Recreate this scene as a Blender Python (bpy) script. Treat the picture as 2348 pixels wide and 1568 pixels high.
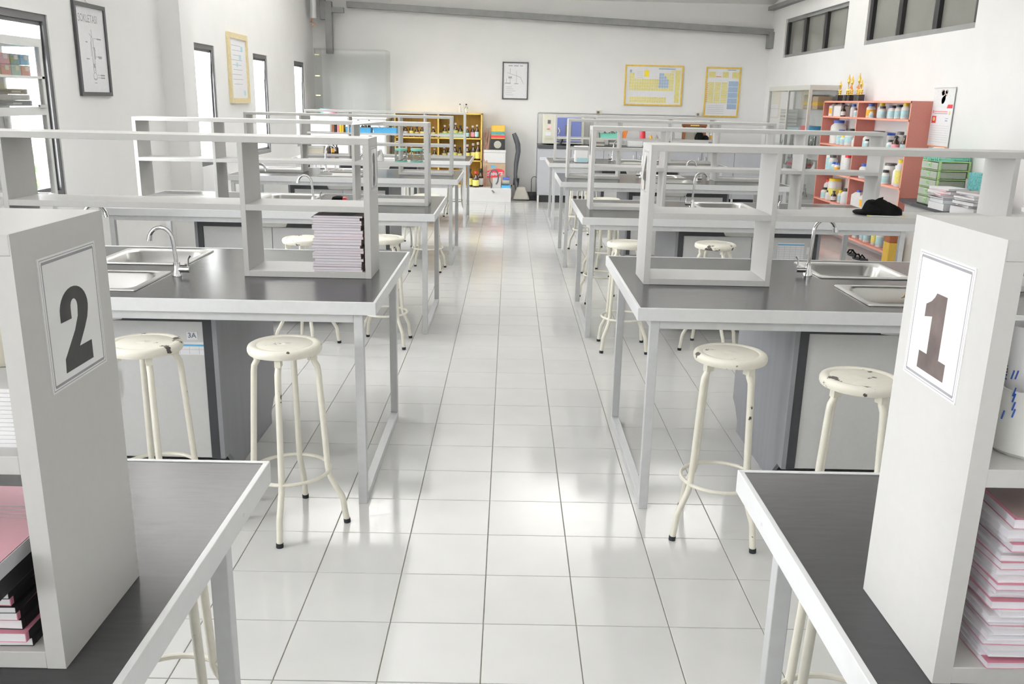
import bpy, math, random
from mathutils import Vector, Matrix
random.seed(7)
S = bpy.context.scene
for o in list(bpy.data.objects): bpy.data.objects.remove(o)
C = S.collection
PI = math.pi
# ------------------------------------------------------------------ camera
F_PX = 2005.33
cam_d = bpy.data.cameras.new('camera'); cam = bpy.data.objects.new('camera', cam_d); C.objects.link(cam)
cam_d.sensor_fit = 'HORIZONTAL'; cam_d.sensor_width = 36.0
cam_d.lens = F_PX / 2348 * 36.0
cam_d.clip_start = 0.02; cam_d.clip_end = 200
yaw, pit, rol = 0.0072, -0.269, 0.0216
fw = Vector((math.sin(yaw)*math.cos(pit), math.cos(yaw)*math.cos(pit), math.sin(pit)))
rt = Vector((math.cos(yaw), -math.sin(yaw), 0)); up = rt.cross(fw)
r2 = rt*math.cos(rol) + up*math.sin(rol); u2 = up*math.cos(rol) - rt*math.sin(rol)
M = Matrix((r2, u2, -fw)).transposed().to_4x4()
M.translation = Vector((0.0549, -2.1782, 1.6272))
cam.matrix_world = M
S.camera = cam
# ------------------------------------------------------------------ world, exposure
S.view_settings.view_transform = 'Standard'
S.view_settings.look = 'None'
S.view_settings.gamma = 1.0
S.view_settings.use_curve_mapping = False
S.view_settings.exposure = -0.08
SKY = 44.0
w = bpy.data.worlds.new('overcast_sky'); S.world = w; w.use_nodes = True
bg = w.node_tree.nodes['Background']
bg.inputs[0].default_value = (0.985, 0.98, 1.0, 1); bg.inputs[1].default_value = SKY
cy = S.cycles
cy.max_bounces = 10; cy.diffuse_bounces = 6; cy.glossy_bounces = 4; cy.transmission_bounces = 6; cy.transparent_max_bounces = 16
cy.caustics_reflective = False; cy.caustics_refractive = False
cy.use_denoising = True
cy.sample_clamp_indirect = 6.0
XL, XR, YB, YF, ZC = -3.25, 4.35, 13.15, -6.1, 4.5
WIN = [(-5.76, -5.08), (-3.60, -2.92), (-0.65, 0.03), (1.55, 2.23), (3.75, 4.43), (7.37, 8.05), (9.57, 10.245), (11.77, 12.44)]
WZ0, WZ1 = 0.87, 2.145
WT = 0.20
for i, (a, b) in enumerate(WIN):
    ld = bpy.data.lights.new('daylight_portal', 'AREA'); ld.shape = 'RECTANGLE'
    ld.size = WZ1-WZ0; ld.size_y = b-a; ld.cycles.is_portal = True
    lo = bpy.data.objects.new('daylight_portal', ld); C.objects.link(lo)
    lo.location = (XL-WT-0.03, (a+b)/2, (WZ0+WZ1)/2); lo.rotation_euler = (0, -PI/2, 0)

# unseen fill lamps added: they throw their light up onto the white ceiling
FILL_LAMPS = [(-2.0, -4.2, 135), (-1.8, -1.0, 22), (-1.9, 2.0, 56), (-2.5, 5.6, 190), (-1.9, 9.0, 420), (0.9, 9.2, 120), (2.7, -3.8, 22), (2.9, 9.2, 105)]
for x, y, FILL_W in FILL_LAMPS:
    ld = bpy.data.lights.new('fill_uplight', 'AREA'); ld.shape = 'RECTANGLE'; ld.size = 0.9; ld.size_y = 1.5
    ld.energy = FILL_W; ld.color = (1.0, 0.99, 0.985)
    lo = bpy.data.objects.new('fill_uplight', ld); C.objects.link(lo); lo.location = (x, y, 3.16); lo.rotation_euler = (PI, 0, 0)

# ------------------------------------------------------------------ materials
def mat(name, col, rough=0.5, metal=0.0, spec=0.5, var=0.04, scale=20.0, bump=0.0, alpha=1.0, rvar=0.06, stretch=None, objrand=0.0, coat=0.0):
    m = bpy.data.materials.new(name); m.use_nodes = True
    nt = m.node_tree; b = nt.nodes['Principled BSDF']
    tc = nt.nodes.new('ShaderNodeTexCoord'); mp = nt.nodes.new('ShaderNodeMapping')
    nt.links.new(tc.outputs['Object'], mp.inputs['Vector'])
    if stretch: mp.inputs['Scale'].default_value = stretch
    n = nt.nodes.new('ShaderNodeTexNoise'); n.inputs['Scale'].default_value = scale; n.inputs['Detail'].default_value = 4
    nt.links.new(mp.outputs[0], n.inputs['Vector'])
    rp = nt.nodes.new('ShaderNodeValToRGB')
    c0 = [max(0, c*(1-var)) for c in col[:3]]+[1]; c1 = [min(1, c*(1+var)) for c in col[:3]]+[1]
    rp.color_ramp.elements[0].color = c0; rp.color_ramp.elements[1].color = c1
    rp.color_ramp.elements[0].position = 0.3; rp.color_ramp.elements[1].position = 0.7
    nt.links.new(n.outputs[0], rp.inputs[0])
    out = rp.outputs[0]
    if objrand:
        oi = nt.nodes.new('ShaderNodeObjectInfo'); hs = nt.nodes.new('ShaderNodeHueSaturation')
        mr = nt.nodes.new('ShaderNodeMapRange'); mr.inputs[3].default_value = 1-objrand; mr.inputs[4].default_value = 1+objrand
        nt.links.new(oi.outputs['Random'], mr.inputs[0]); nt.links.new(mr.outputs[0], hs.inputs['Value'])
        nt.links.new(out, hs.inputs['Color']); out = hs.outputs[0]
    nt.links.new(out, b.inputs['Base Color'])
    mr2 = nt.nodes.new('ShaderNodeMapRange'); mr2.inputs[3].default_value = max(0.02, rough-rvar); mr2.inputs[4].default_value = min(1, rough+rvar)
    nt.links.new(n.outputs[0], mr2.inputs[0]); nt.links.new(mr2.outputs[0], b.inputs['Roughness'])
    b.inputs['Metallic'].default_value = metal
    b.inputs['Specular IOR Level'].default_value = spec
    b.inputs['Alpha'].default_value = alpha
    if coat: b.inputs['Coat Weight'].default_value = coat; b.inputs['Coat Roughness'].default_value = 0.15
    if bump:
        bp = nt.nodes.new('ShaderNodeBump'); bp.inputs['Strength'].default_value = bump; bp.inputs['Distance'].default_value = 0.002
        nt.links.new(n.outputs[0], bp.inputs['Height']); nt.links.new(bp.outputs[0], b.inputs['Normal'])
    return m

def glass_mat(name, tint=(0.96, 0.985, 0.975), refl=1.0, ior=1.5):
    m = bpy.data.materials.new(name); m.use_nodes = True; nt = m.node_tree
    for n in list(nt.nodes): nt.nodes.remove(n)
    o = nt.nodes.new('ShaderNodeOutputMaterial'); mx = nt.nodes.new('ShaderNodeMixShader')
    t = nt.nodes.new('ShaderNodeBsdfTransparent'); t.inputs[0].default_value = (*tint, 1)
    g = nt.nodes.new('ShaderNodeBsdfGlossy'); g.inputs['Roughness'].default_value = 0.03
    fr = nt.nodes.new('ShaderNodeFresnel'); fr.inputs[0].default_value = ior
    mu = nt.nodes.new('ShaderNodeMath'); mu.operation = 'MULTIPLY'; mu.inputs[1].default_value = refl
    nt.links.new(fr.outputs[0], mu.inputs[0]); nt.links.new(mu.outputs[0], mx.inputs[0])
    nt.links.new(t.outputs[0], mx.inputs[1]); nt.links.new(g.outputs[0], mx.inputs[2])
    nt.links.new(mx.outputs[0], o.inputs[0])
    return m

def chipped(name, col, under, thr=0.64, scale=16.0, rough=0.35):
    """enamel paint with chips that bare the dark metal"""
    m = mat(name, col, rough, 0, 0.5, 0.03, 30)
    nt = m.node_tree; b = nt.nodes['Principled BSDF']
    src = b.inputs['Base Color'].links[0].from_socket
    tc = nt.nodes.new('ShaderNodeTexCoord'); oi = nt.nodes.new('ShaderNodeObjectInfo')
    ad = nt.nodes.new('ShaderNodeVectorMath'); ad.operation = 'ADD'
    mu = nt.nodes.new('ShaderNodeMath'); mu.operation = 'MULTIPLY'; mu.inputs[1].default_value = 31.7
    nt.links.new(oi.outputs['Random'], mu.inputs[0]); nt.links.new(tc.outputs['Object'], ad.inputs[0]); nt.links.new(mu.outputs[0], ad.inputs[1])
    n = nt.nodes.new('ShaderNodeTexNoise'); n.inputs['Scale'].default_value = scale; n.inputs['Detail'].default_value = 6; n.inputs['Roughness'].default_value = 0.6
    nt.links.new(ad.outputs[0], n.inputs['Vector'])
    rp = nt.nodes.new('ShaderNodeValToRGB'); rp.color_ramp.elements[0].position = thr; rp.color_ramp.elements[1].position = thr+0.012
    rp.color_ramp.elements[0].color = (0, 0, 0, 1); rp.color_ramp.elements[1].color = (1, 1, 1, 1)
    nt.links.new(n.outputs[0], rp.inputs[0])
    mx = nt.nodes.new('ShaderNodeMix'); mx.data_type = 'RGBA'
    nt.links.new(rp.outputs[0], mx.inputs[0]); nt.links.new(src, mx.inputs[6]); mx.inputs[7].default_value = (*under, 1)
    nt.links.new(mx.outputs[2], b.inputs['Base Color'])
    return m

def cloth_check(name):
    m = mat(name, (0.85, 0.45, 0.12), 0.9, 0, 0.1)
    nt = m.node_tree; b = nt.nodes['Principled BSDF']
    tc = nt.nodes.new('ShaderNodeTexCoord')
    ck = nt.nodes.new('ShaderNodeTexChecker'); ck.inputs['Scale'].default_value = 55
    ck.inputs[1].default_value = (0.85, 0.38, 0.08, 1); ck.inputs[2].default_value = (0.85, 0.72, 0.5, 1)
    nt.links.new(tc.outputs['Object'], ck.inputs[0]); nt.links.new(ck.outputs[0], b.inputs['Base Color'])
    return m

MT = {}
MT['wall'] = mat('white_wall_paint', (0.82, 0.815, 0.805), 0.8, 0, 0.2, 0.015, 3, 0.03)
MT['ceiling'] = mat('white_ceiling_paint', (0.85, 0.85, 0.83), 0.85, 0, 0.2, 0.01, 2)
MT['tile'] = mat('white_glazed_tile', (0.655, 0.655, 0.645), 0.10, 0, 0.5, 0.02, 5, 0, rvar=0.03, objrand=0.02)
MT['grout'] = mat('grey_beige_grout', (0.30, 0.285, 0.24), 0.9, 0, 0.1, 0.15, 30)
MT['lam'] = mat('light_grey_laminate', (0.53, 0.527, 0.515), 0.38, 0, 0.4, 0.015, 60)
MT['lamedge'] = mat('light_grey_edge_tape', (0.66, 0.66, 0.63), 0.45, 0, 0.4, 0.02, 60)
MT['top'] = mat('dark_grey_laminate_top', (0.052, 0.052, 0.055), 0.21, 0, 0.22, 0.06, 14, 0, rvar=0.05, stretch=(1, 6, 1))
MT['band'] = mat('pale_metal_edge_band', (0.70, 0.71, 0.72), 0.35, 0.15, 0.5, 0.02, 40)
MT['steel'] = mat('silver_grey_painted_steel', (0.60, 0.61, 0.62), 0.38, 0.2, 0.5, 0.03, 30)
MT['inox'] = mat('brushed_stainless_steel', (0.55, 0.545, 0.53), 0.36, 1.0, 0.5, 0.02, 8, rvar=0.02)
MT['chrome'] = mat('chrome', (0.82, 0.82, 0.83), 0.09, 1.0, 0.5, 0.01, 20, rvar=0.02)
MT['cabside'] = mat('blue_grey_laminate', (0.27, 0.275, 0.295), 0.5, 0, 0.4, 0.06, 4, stretch=(1, 6, 0.5))
MT['charcoal'] = mat('charcoal_laminate', (0.055, 0.057, 0.063), 0.45, 0, 0.4, 0.05, 40)
MT['door'] = mat('pale_grey_laminate', (0.62, 0.62, 0.62), 0.42, 0, 0.4, 0.015, 60)
MT['cream'] = chipped('chipped_cream_enamel', (0.78, 0.755, 0.66), (0.05, 0.04, 0.035), 0.68, 15)
MT['creamseat'] = chipped('worn_cream_enamel_seat', (0.76, 0.73, 0.64), (0.06, 0.05, 0.045), 0.635, 11)
MT['rubber'] = mat('black_rubber', (0.03, 0.035, 0.04), 0.7, 0, 0.3, 0.1)
MT['paper'] = mat('white_paper', (0.80, 0.80, 0.82), 0.8, 0, 0.2, 0.02, 30)
MT['pages'] = mat('stacked_page_edges', (0.74, 0.72, 0.77), 0.85, 0, 0.1, 0.10, 120, 0.2, stretch=(0.3, 0.3, 40))
MT['plas'] = mat('glossy_laminated_sheet', (0.80, 0.80, 0.80), 0.15, 0, 0.5, 0.03, 12, objrand=0.0)
MT['ink'] = mat('black_printed_ink', (0.025, 0.025, 0.025), 0.3, 0, 0.5, 0.3, 40)
MT['inkbrown'] = mat('faded_brown_black_ink', (0.14, 0.11, 0.105), 0.25, 0, 0.5, 0.25, 20)
MT['inkgrey'] = mat('grey_printed_ink', (0.30, 0.30, 0.32), 0.6, 0, 0.3, 0.1)
MT['blackframe'] = mat('black_lacquered_wood', (0.05, 0.05, 0.055), 0.35, 0, 0.5, 0.1)
MT['goldframe'] = mat('gold_painted_wood', (0.62, 0.42, 0.06), 0.4, 0.2, 0.5, 0.12, 30)
MT['palegold'] = mat('pale_gold_wood', (0.66, 0.56, 0.34), 0.45, 0.1, 0.4, 0.08, 30)
MT['darkalu'] = mat('dark_grey_aluminium', (0.12, 0.12, 0.125), 0.4, 0.4, 0.5, 0.05)
MT['blackalu'] = mat('black_aluminium', (0.02, 0.02, 0.022), 0.4, 0.2, 0.5, 0.05)
MT['beam'] = mat('grey_primed_steel', (0.23, 0.23, 0.23), 0.55, 0.1, 0.4, 0.10, 6)
MT['glass'] = glass_mat('clear_window_glass', (0.97, 0.985, 0.98), 0.3)
MT['cabglass'] = glass_mat('pale_green_cabinet_glass', (0.993, 0.998, 0.996), 0.4)
MT['jarglass'] = glass_mat('jar_glass', (0.95, 0.97, 0.962), 0.8)
MT['smoke'] = mat('smoked_clerestory_glass', (0.20, 0.20, 0.18), 0.12, 0, 0.6, 0.05, 2)
MT['alu'] = mat('pale_anodised_aluminium', (0.66, 0.66, 0.63), 0.35, 0.35, 0.5, 0.03)
MT['whitemel'] = mat('white_melamine', (0.80, 0.80, 0.79), 0.4, 0, 0.4, 0.01)
MT['pinkmel'] = mat('salmon_pink_laminate', (0.52, 0.20, 0.165), 0.5, 0, 0.4, 0.10, 120)
MT['pinkedge'] = mat('bright_salmon_edge', (0.72, 0.32, 0.23), 0.5, 0, 0.4, 0.05, 60)
MT['yelply'] = mat('varnished_yellow_wood', (0.52, 0.31, 0.035), 0.4, 0, 0.5, 0.18, 10, stretch=(8, 8, 0.7))
MT['yeledge'] = mat('golden_wood_edge', (0.80, 0.55, 0.13), 0.4, 0, 0.5, 0.08, 30)
MT['wplas'] = mat('white_plastic', (0.78, 0.78, 0.76), 0.35, 0, 0.5, 0.02)
MT['cplas'] = mat('cream_plastic', (0.72, 0.69, 0.58), 0.4, 0, 0.5, 0.03)
MT['bluecap'] = mat('blue_plastic', (0.04, 0.11, 0.45), 0.35)
MT['yelcap'] = mat('yellow_plastic', (0.80, 0.62, 0.02), 0.35)
MT['blackcap'] = mat('black_plastic', (0.025, 0.025, 0.028), 0.35)
MT['greycap'] = mat('grey_plastic', (0.12, 0.12, 0.125), 0.4)
MT['redcap'] = mat('red_plastic', (0.60, 0.03, 0.04), 0.35)
MT['amber'] = mat('brown_bottle_glass', (0.045, 0.022, 0.012), 0.12, 0, 0.6, 0.2, 10)
MT['stopper'] = mat('pinkish_white_stopper', (0.62, 0.52, 0.50), 0.35)
MT['ylabel'] = mat('yellow_paper_label', (0.78, 0.72, 0.22), 0.7, 0, 0.2, 0.08, 60)
MT['tlabel'] = mat('pale_teal_paper_label', (0.45, 0.68, 0.72), 0.7, 0, 0.2, 0.10, 60)
MT['wlabel'] = mat('white_paper_label', (0.76, 0.78, 0.78), 0.7, 0, 0.2, 0.06, 60)
MT['plabel'] = mat('pink_paper_label', (0.75, 0.33, 0.38), 0.7, 0, 0.2, 0.08, 60)
MT['olabel'] = mat('orange_paper_label', (0.78, 0.42, 0.05), 0.7, 0, 0.2, 0.08, 60)
MT['skyblue'] = mat('sky_blue_plastic', (0.10, 0.42, 0.72), 0.4)
MT['mint'] = mat('mint_green_plastic', (0.22, 0.62, 0.50), 0.4)
MT['sage'] = mat('sage_green_plastic', (0.27, 0.48, 0.33), 0.4)
MT['cobalt'] = mat('cobalt_blue_plastic', (0.10, 0.14, 0.55), 0.4)
MT['lime'] = mat('lime_green_plastic', (0.40, 0.62, 0.26), 0.4)
MT['frost'] = mat('frosted_grey_plastic', (0.42, 0.46, 0.40), 0.5)
MT['card'] = mat('brown_cardboard', (0.48, 0.36, 0.25), 0.85, 0, 0.1, 0.06, 20)
MT['cardy'] = mat('yellow_cardboard', (0.66, 0.43, 0.09), 0.8, 0, 0.1, 0.06, 20)
MT['red'] = mat('red_print', (0.62, 0.04, 0.06), 0.5)
MT['pinkp'] = mat('pink_book_cover', (0.66, 0.36, 0.42), 0.35, 0, 0.5, 0.08, 8)
MT['pinkline'] = mat('pink_cover_edge', (0.62, 0.24, 0.32), 0.5)
MT['cover'] = mat('brown_mauve_book_cover', (0.40, 0.30, 0.29), 0.3, 0, 0.5, 0.2, 9)
MT['bluegrey'] = mat('blue_grey_print', (0.16, 0.19, 0.24), 0.35)
MT['blackcloth'] = mat('black_cloth', (0.010, 0.010, 0.010), 0.95, 0, 0.1, 0.3, 60, 0.4)
MT['blackbook'] = mat('black_book_cover', (0.012, 0.012, 0.013), 0.5, 0, 0.4, 0.2)
MT['film'] = mat('grey_plastic_film', (0.50, 0.51, 0.53), 0.18, 0, 0.6, 0.1, 15)
MT['cream2'] = mat('cream_enamel_oven', (0.66, 0.66, 0.55), 0.4, 0, 0.4, 0.02)
MT['ovenblue'] = mat('violet_blue_enamel', (0.12, 0.15, 0.36), 0.4)
MT['bench'] = mat('grey_blue_bench_front', (0.46, 0.47, 0.50), 0.45, 0, 0.4, 0.02)
MT['gold'] = mat('gold_plated_plastic', (0.80, 0.56, 0.14), 0.18, 0.9, 0.5, 0.05)
MT['rust'] = mat('dark_orange_plastic', (0.66, 0.20, 0.04), 0.4)
MT['pink'] = mat('pink_plastic', (0.80, 0.28, 0.42), 0.4)
MT['wood'] = mat('reddish_brown_wood', (0.30, 0.09, 0.03), 0.4, 0, 0.5, 0.2, 20)
MT['stick'] = mat('pinkish_brown_broom_sticks', (0.42, 0.25, 0.19), 0.7, 0, 0.3, 0.15)
MT['hose'] = mat('dark_grey_ribbed_hose', (0.07, 0.075, 0.085), 0.4)
MT['beige'] = mat('beige_grey_plastic', (0.48, 0.46, 0.40), 0.5)
MT['yprint'] = mat('pale_yellow_print', (0.66, 0.60, 0.24), 0.6, 0, 0.3, 0.10, 60)
MT['bprint'] = mat('pale_blue_print', (0.32, 0.42, 0.56), 0.6, 0, 0.3, 0.08, 60)
MT['oprint'] = mat('orange_red_print', (0.70, 0.28, 0.12), 0.6)
MT['tprint'] = mat('teal_print', (0.10, 0.30, 0.30), 0.6, 0, 0.3, 0.4, 60)
MT['gprint'] = mat('warm_grey_print', (0.38, 0.34, 0.33), 0.6, 0, 0.3, 0.15, 30)
MT['skin'] = mat('tan_print', (0.58, 0.42, 0.34), 0.6)
MT['leaf'] = mat('dark_leaf_green', (0.05, 0.13, 0.04), 0.6, 0, 0.3, 0.3)
MT['foam'] = mat('white_foam', (0.84, 0.84, 0.83), 0.8, 0, 0.2, 0.02, 80)
MT['led'] = mat('lit_red_led', (0.9, 0.1, 0.15), 0.4)
_b = MT['led'].node_tree.nodes['Principled BSDF']; _b.inputs['Emission Color'].default_value = (1, 0.12, 0.2, 1); _b.inputs['Emission Strength'].default_value = 4
MT['check'] = cloth_check('orange_checked_cloth')
MT['ground'] = mat('pale_concrete_ground', (0.45, 0.46, 0.42), 0.9, 0, 0.1, 0.1, 3)
MT['hedge'] = mat('grey_green_foliage', (0.10, 0.16, 0.07), 0.8, 0, 0.2, 0.5, 8, 0.5)

# ------------------------------------------------------------------ mesh helpers
class MB:
    def __init__(s): s.v = []; s.f = []; s.m = []; s.s = []
    def add(s, vs, fs, m=0, sm=False):
        k = len(s.v); s.v += [tuple(p) for p in vs]
        for f in fs: s.f.append([i+k for i in f]); s.m.append(m); s.s.append(sm)
        return s
    def box(s, x0, x1, y0, y1, z0, z1, m=0):
        if x0 > x1: x0, x1 = x1, x0
        if y0 > y1: y0, y1 = y1, y0
        if z0 > z1: z0, z1 = z1, z0
        v = [(x0, y0, z0), (x1, y0, z0), (x1, y1, z0), (x0, y1, z0), (x0, y0, z1), (x1, y0, z1), (x1, y1, z1), (x0, y1, z1)]
        return s.add(v, [(3, 2, 1, 0), (4, 5, 6, 7), (0, 1, 5, 4), (1, 2, 6, 5), (2, 3, 7, 6), (3, 0, 4, 7)], m)
    def hexa(s, b, t, m=0):
        """b, t: four bottom / four top points, counter-clockwise from above"""
        return s.add(list(b)+list(t), [(3, 2, 1, 0), (4, 5, 6, 7), (0, 1, 5, 4), (1, 2, 6, 5), (2, 3, 7, 6), (3, 0, 4, 7)], m)
    def lathe(s, prof, n=24, c=(0, 0, 0), m=0, sm=True, M=None):
        vs = []; fs = []; rings = []
        for r, z in prof:
            if r < 1e-6: rings.append([len(vs)]); vs.append((0, 0, z))
            else:
                rings.append(list(range(len(vs), len(vs)+n)))
                vs += [(r*math.cos(2*PI*i/n), r*math.sin(2*PI*i/n), z) for i in range(n)]
        for a, b in zip(rings, rings[1:]):
            if len(a) == 1 and len(b) == 1: continue
            for i in range(n):
                j = (i+1) % n
                if len(a) == 1: fs.append((a[0], b[j], b[i]))
                elif len(b) == 1: fs.append((a[i], a[j], b[0]))
                else: fs.append((a[i], a[j], b[j], b[i]))
        if M: vs = [tuple(M @ Vector(p)) for p in vs]
        vs = [(p[0]+c[0], p[1]+c[1], p[2]+c[2]) for p in vs]
        return s.add(vs, fs, m, sm)
    def cyl(s, x, y, z0, z1, r, n=16, m=0): return s.lathe([(0, z0), (r, z0), (r, z1), (0, z1)], n, (x, y, 0), m)
    def tube(s, path, r, n=10, m=0, closed=False):
        P = [Vector(p) for p in path]; N = len(P); vs = []; fs = []
        rr = r if isinstance(r, (list, tuple)) else [r]*N
        prev = None
        for i in range(N):
            if closed: t = (P[(i+1) % N]-P[i-1]).normalized()
            else: t = (P[min(i+1, N-1)]-P[max(i-1, 0)]).normalized()
            if prev is None:
                a = Vector((0, 0, 1)) if abs(t.z) < 0.9 else Vector((1, 0, 0))
                u = t.cross(a).normalized()
            else:
                u = (prev - t*prev.dot(t)).normalized()
            prev = u; v = t.cross(u)
            vs += [tuple(P[i]+(u*math.cos(2*PI*k/n)+v*math.sin(2*PI*k/n))*rr[i]) for k in range(n)]
        L = N if closed else N-1
        for i in range(L):
            for k in range(n):
                a = i*n+k; b = i*n+(k+1) % n; c = ((i+1) % N)*n+(k+1) % n; d = ((i+1) % N)*n+k
                fs.append((a, d, c, b))
        s.add(vs, fs, m, True)
        if not closed:
            k = len(s.v)-len(vs)
            s.f.append([k+i for i in range(n)]); s.m.append(m); s.s.append(False)
            s.f.append([k+(N-1)*n+i for i in reversed(range(n))]); s.m.append(m); s.s.append(False)
        return s
    def prism(s, poly, O, U, V, d, m=0):
        """extrude a 2-D polygon lying in O + x*U + y*V by vector d"""
        O, U, V, d = Vector(O), Vector(U), Vector(V), Vector(d); n = len(poly)
        a = [O+U*p[0]+V*p[1] for p in poly]; b = [q+d for q in a]
        return s.add(a+b, [list(range(n))[::-1], [n+i for i in range(n)]]+[(i, (i+1) % n, n+(i+1) % n, n+i) for i in range(n)], m)
    def line(s, x0, y0, x1, y1, wd, O, U, V, N, m=0):
        a = Vector((x0, y0)); b = Vector((x1, y1)); d = (b-a)
        if d.length < 1e-6: return s
        p = Vector((-d.y, d.x)).normalized()*wd/2
        return s.prism([a+p, a-p, b-p, b+p], O, U, V, N, m)
    def mesh(s, name, mats):
        me = bpy.data.meshes.new(name); me.from_pydata(s.v, [], s.f)
        for k in (mats if isinstance(mats, (list, tuple)) else [mats]): me.materials.append(MT[k] if isinstance(k, str) else k)
        me.polygons.foreach_set('material_index', s.m)
        if any(s.s):
            me.polygons.foreach_set('use_smooth', [True]*len(s.f)); me.set_sharp_from_angle(angle=math.radians(40))
        me.validate(); me.update()
        return me
    def build(s, name, mats, parent=None, bev=0, loc=None, seg=2):
        o = bpy.data.objects.new(name, s.mesh(name, mats)); C.objects.link(o)
        if parent: o.parent = parent
        if loc: o.location = loc
        if bev:
            b = o.modifiers.new('bevel', 'BEVEL'); b.width = bev; b.segments = seg; b.limit_method = 'ANGLE'; b.angle_limit = math.radians(50)
        return o
def tag(o, label=None, cat=None, group=None, kind=None):
    if label: o['label'] = label
    if cat: o['category'] = cat
    if group: o['group'] = group
    if kind: o['kind'] = kind
    return o
def thing(name, loc, label, cat, group=None, rz=0):
    o = bpy.data.objects.new(name, None); C.objects.link(o); o.empty_display_size = 0.1
    o.location = loc; o.rotation_euler = (0, 0, rz)
    return tag(o, label, cat, group)
def struct(name, mb, mats, parent=None, bev=0):
    o = mb.build(name, mats, parent, bev)
    if parent is None: o['kind'] = 'structure'
    return o
def bx(*a): return MB().box(*a)
def copy_tree(o, parent=None):
    c = o.copy(); C.objects.link(c)
    if parent: c.parent = parent
    for ch in list(o.children): copy_tree(ch, c)
    return c
def text_polys(body, size=1.0, shear=0.0, offset=0.0, align='CENTER'):
    cu = bpy.data.curves.new('t', 'FONT'); cu.body = body; cu.size = size; cu.shear = shear; cu.offset = offset
    cu.align_x = align; cu.align_y = 'CENTER'; cu.resolution_u = 3
    o = bpy.data.objects.new('t', cu); C.objects.link(o)
    dg = bpy.context.evaluated_depsgraph_get(); me = bpy.data.meshes.new_from_object(o.evaluated_get(dg))
    vs = [v.co.copy() for v in me.vertices]; fs = [list(p.vertices) for p in me.polygons]
    bpy.data.objects.remove(o); bpy.data.curves.remove(cu); bpy.data.meshes.remove(me)
    return vs, fs
def add_text(mb, body, size, O, U, V, m=0, sx=1.0, **k):
    vs, fs = text_polys(body, size, **k)
    O, U, V = Vector(O), Vector(U), Vector(V)
    return mb.add([O+U*v.x*sx+V*v.y for v in vs], fs, m)
ORD = ['first', 'second', 'third', 'fourth', 'fifth', 'sixth', 'seventh', 'eighth', 'ninth', 'tenth', 'eleventh', 'twelfth', 'thirteenth', 'fourteenth', 'fifteenth', 'sixteenth', 'seventeenth', 'eighteenth', 'nineteenth', 'twentieth']
ORD += ['twenty-'+a for a in ORD[:9]] + ['thirtieth']

# ------------------------------------------------------------------ the room
fl = struct('floor', bx(XL, XR, YF, YB, -0.05, -0.004), 'grout')
T = 0.3; g = 0.0016
def tile_geo(mb, x, y):
    a = T/2-g; b = a-0.0012
    z = [(-0.005, a), (-0.0012, a), (0.0, b)]
    vs = []
    for zz, h in z: vs += [(x-h, y-h, zz), (x+h, y-h, zz), (x+h, y+h, zz), (x-h, y+h, zz)]
    fs = [(8, 9, 10, 11)]
    for k in (0, 4):
        for i in range(4): fs.append((k+i, k+(i+1) % 4, k+4+(i+1) % 4, k+4+i))
    mb.add(vs, fs)
mb = MB(); tile_geo(mb, 0, 0); tile_me = mb.mesh('floor_tile', 'tile')
single = set()
for i in range(-5, 5):
    for j in range(-2, 43):
        x = (i+0.5)*T; y = (j+0.5)*T
        if -0.6 < x < 0.6 or (abs(x) < 0.9 and y < 9.0) or (0.55 < y < 3.6): single.add((i, j))
single = set(sorted(single, key=lambda q: (abs((q[0]+.5)*T) > .6, q[1]))[:300])
field = MB()
for i in range(-11, 15):
    for j in range(-21, 44):
        x = (i+0.5)*T; y = (j+0.5)*T
        if not (XL-0.1 < x < XR+0.1): continue
        if (i, j) in single:
            o = bpy.data.objects.new('tile', tile_me); C.objects.link(o); o.parent = fl; o.location = (x, y, 0)
        else: tile_geo(field, x, y)
tag(field.build('tile_field', 'tile', fl), kind='stuff')

# left wall with window openings
mb = MB(); ys = [YF]+[q for p in WIN for q in p]+[YB]
mb.box(XL-WT, XL, YF, YB, 0, WZ0); mb.box(XL-WT, XL, YF, YB, WZ1, ZC)
for k in range(0, len(ys), 2): mb.box(XL-WT, XL, ys[k], ys[k+1], WZ0, WZ1)
struct('wall_left', mb, 'wall')
CLE = [(6.42, 9.07, 2.375, 2.945), (9.72, 12.37, 2.365, 2.945)]
mb = MB(); mb.box(XR, XR+0.18, YF, YB, 0, 2.37); mb.box(XR, XR+0.18, YF, YB, 2.945, ZC)
ys = [YF, 6.42, 9.07, 9.72, 12.37, YB]
for k in range(0, 6, 2): mb.box(XR, XR+0.18, ys[k], ys[k+1], 2.37, 2.945)
struct('wall_right', mb, 'wall')
struct('wall_back', bx(XL-WT, XR+0.18, YB, YB+0.15, 0, ZC), 'wall')
struct('wall_front', bx(XL-WT, XR+0.18, YF-0.15, YF, 0, ZC), 'wall')
mb = MB(); mb.prism([(YF-0.15, ZC), (6.5, ZC), (YB+0.15, 3.21), (YB+0.15, 3.35), (6.5, ZC+.14), (YF-0.15, ZC+.14)], (XL-WT, 0, 0), (0, 1, 0), (0, 0, 1), (XR+0.18-XL+WT, 0, 0))
struct('ceiling', mb, 'ceiling')
struct('column', bx(XL, XL+0.20, 6.50, 6.83, 0, ZC), 'wall')
struct('ground', bx(-24, XL-WT, -20, 30, -0.5, -0.35), 'ground')
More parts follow.
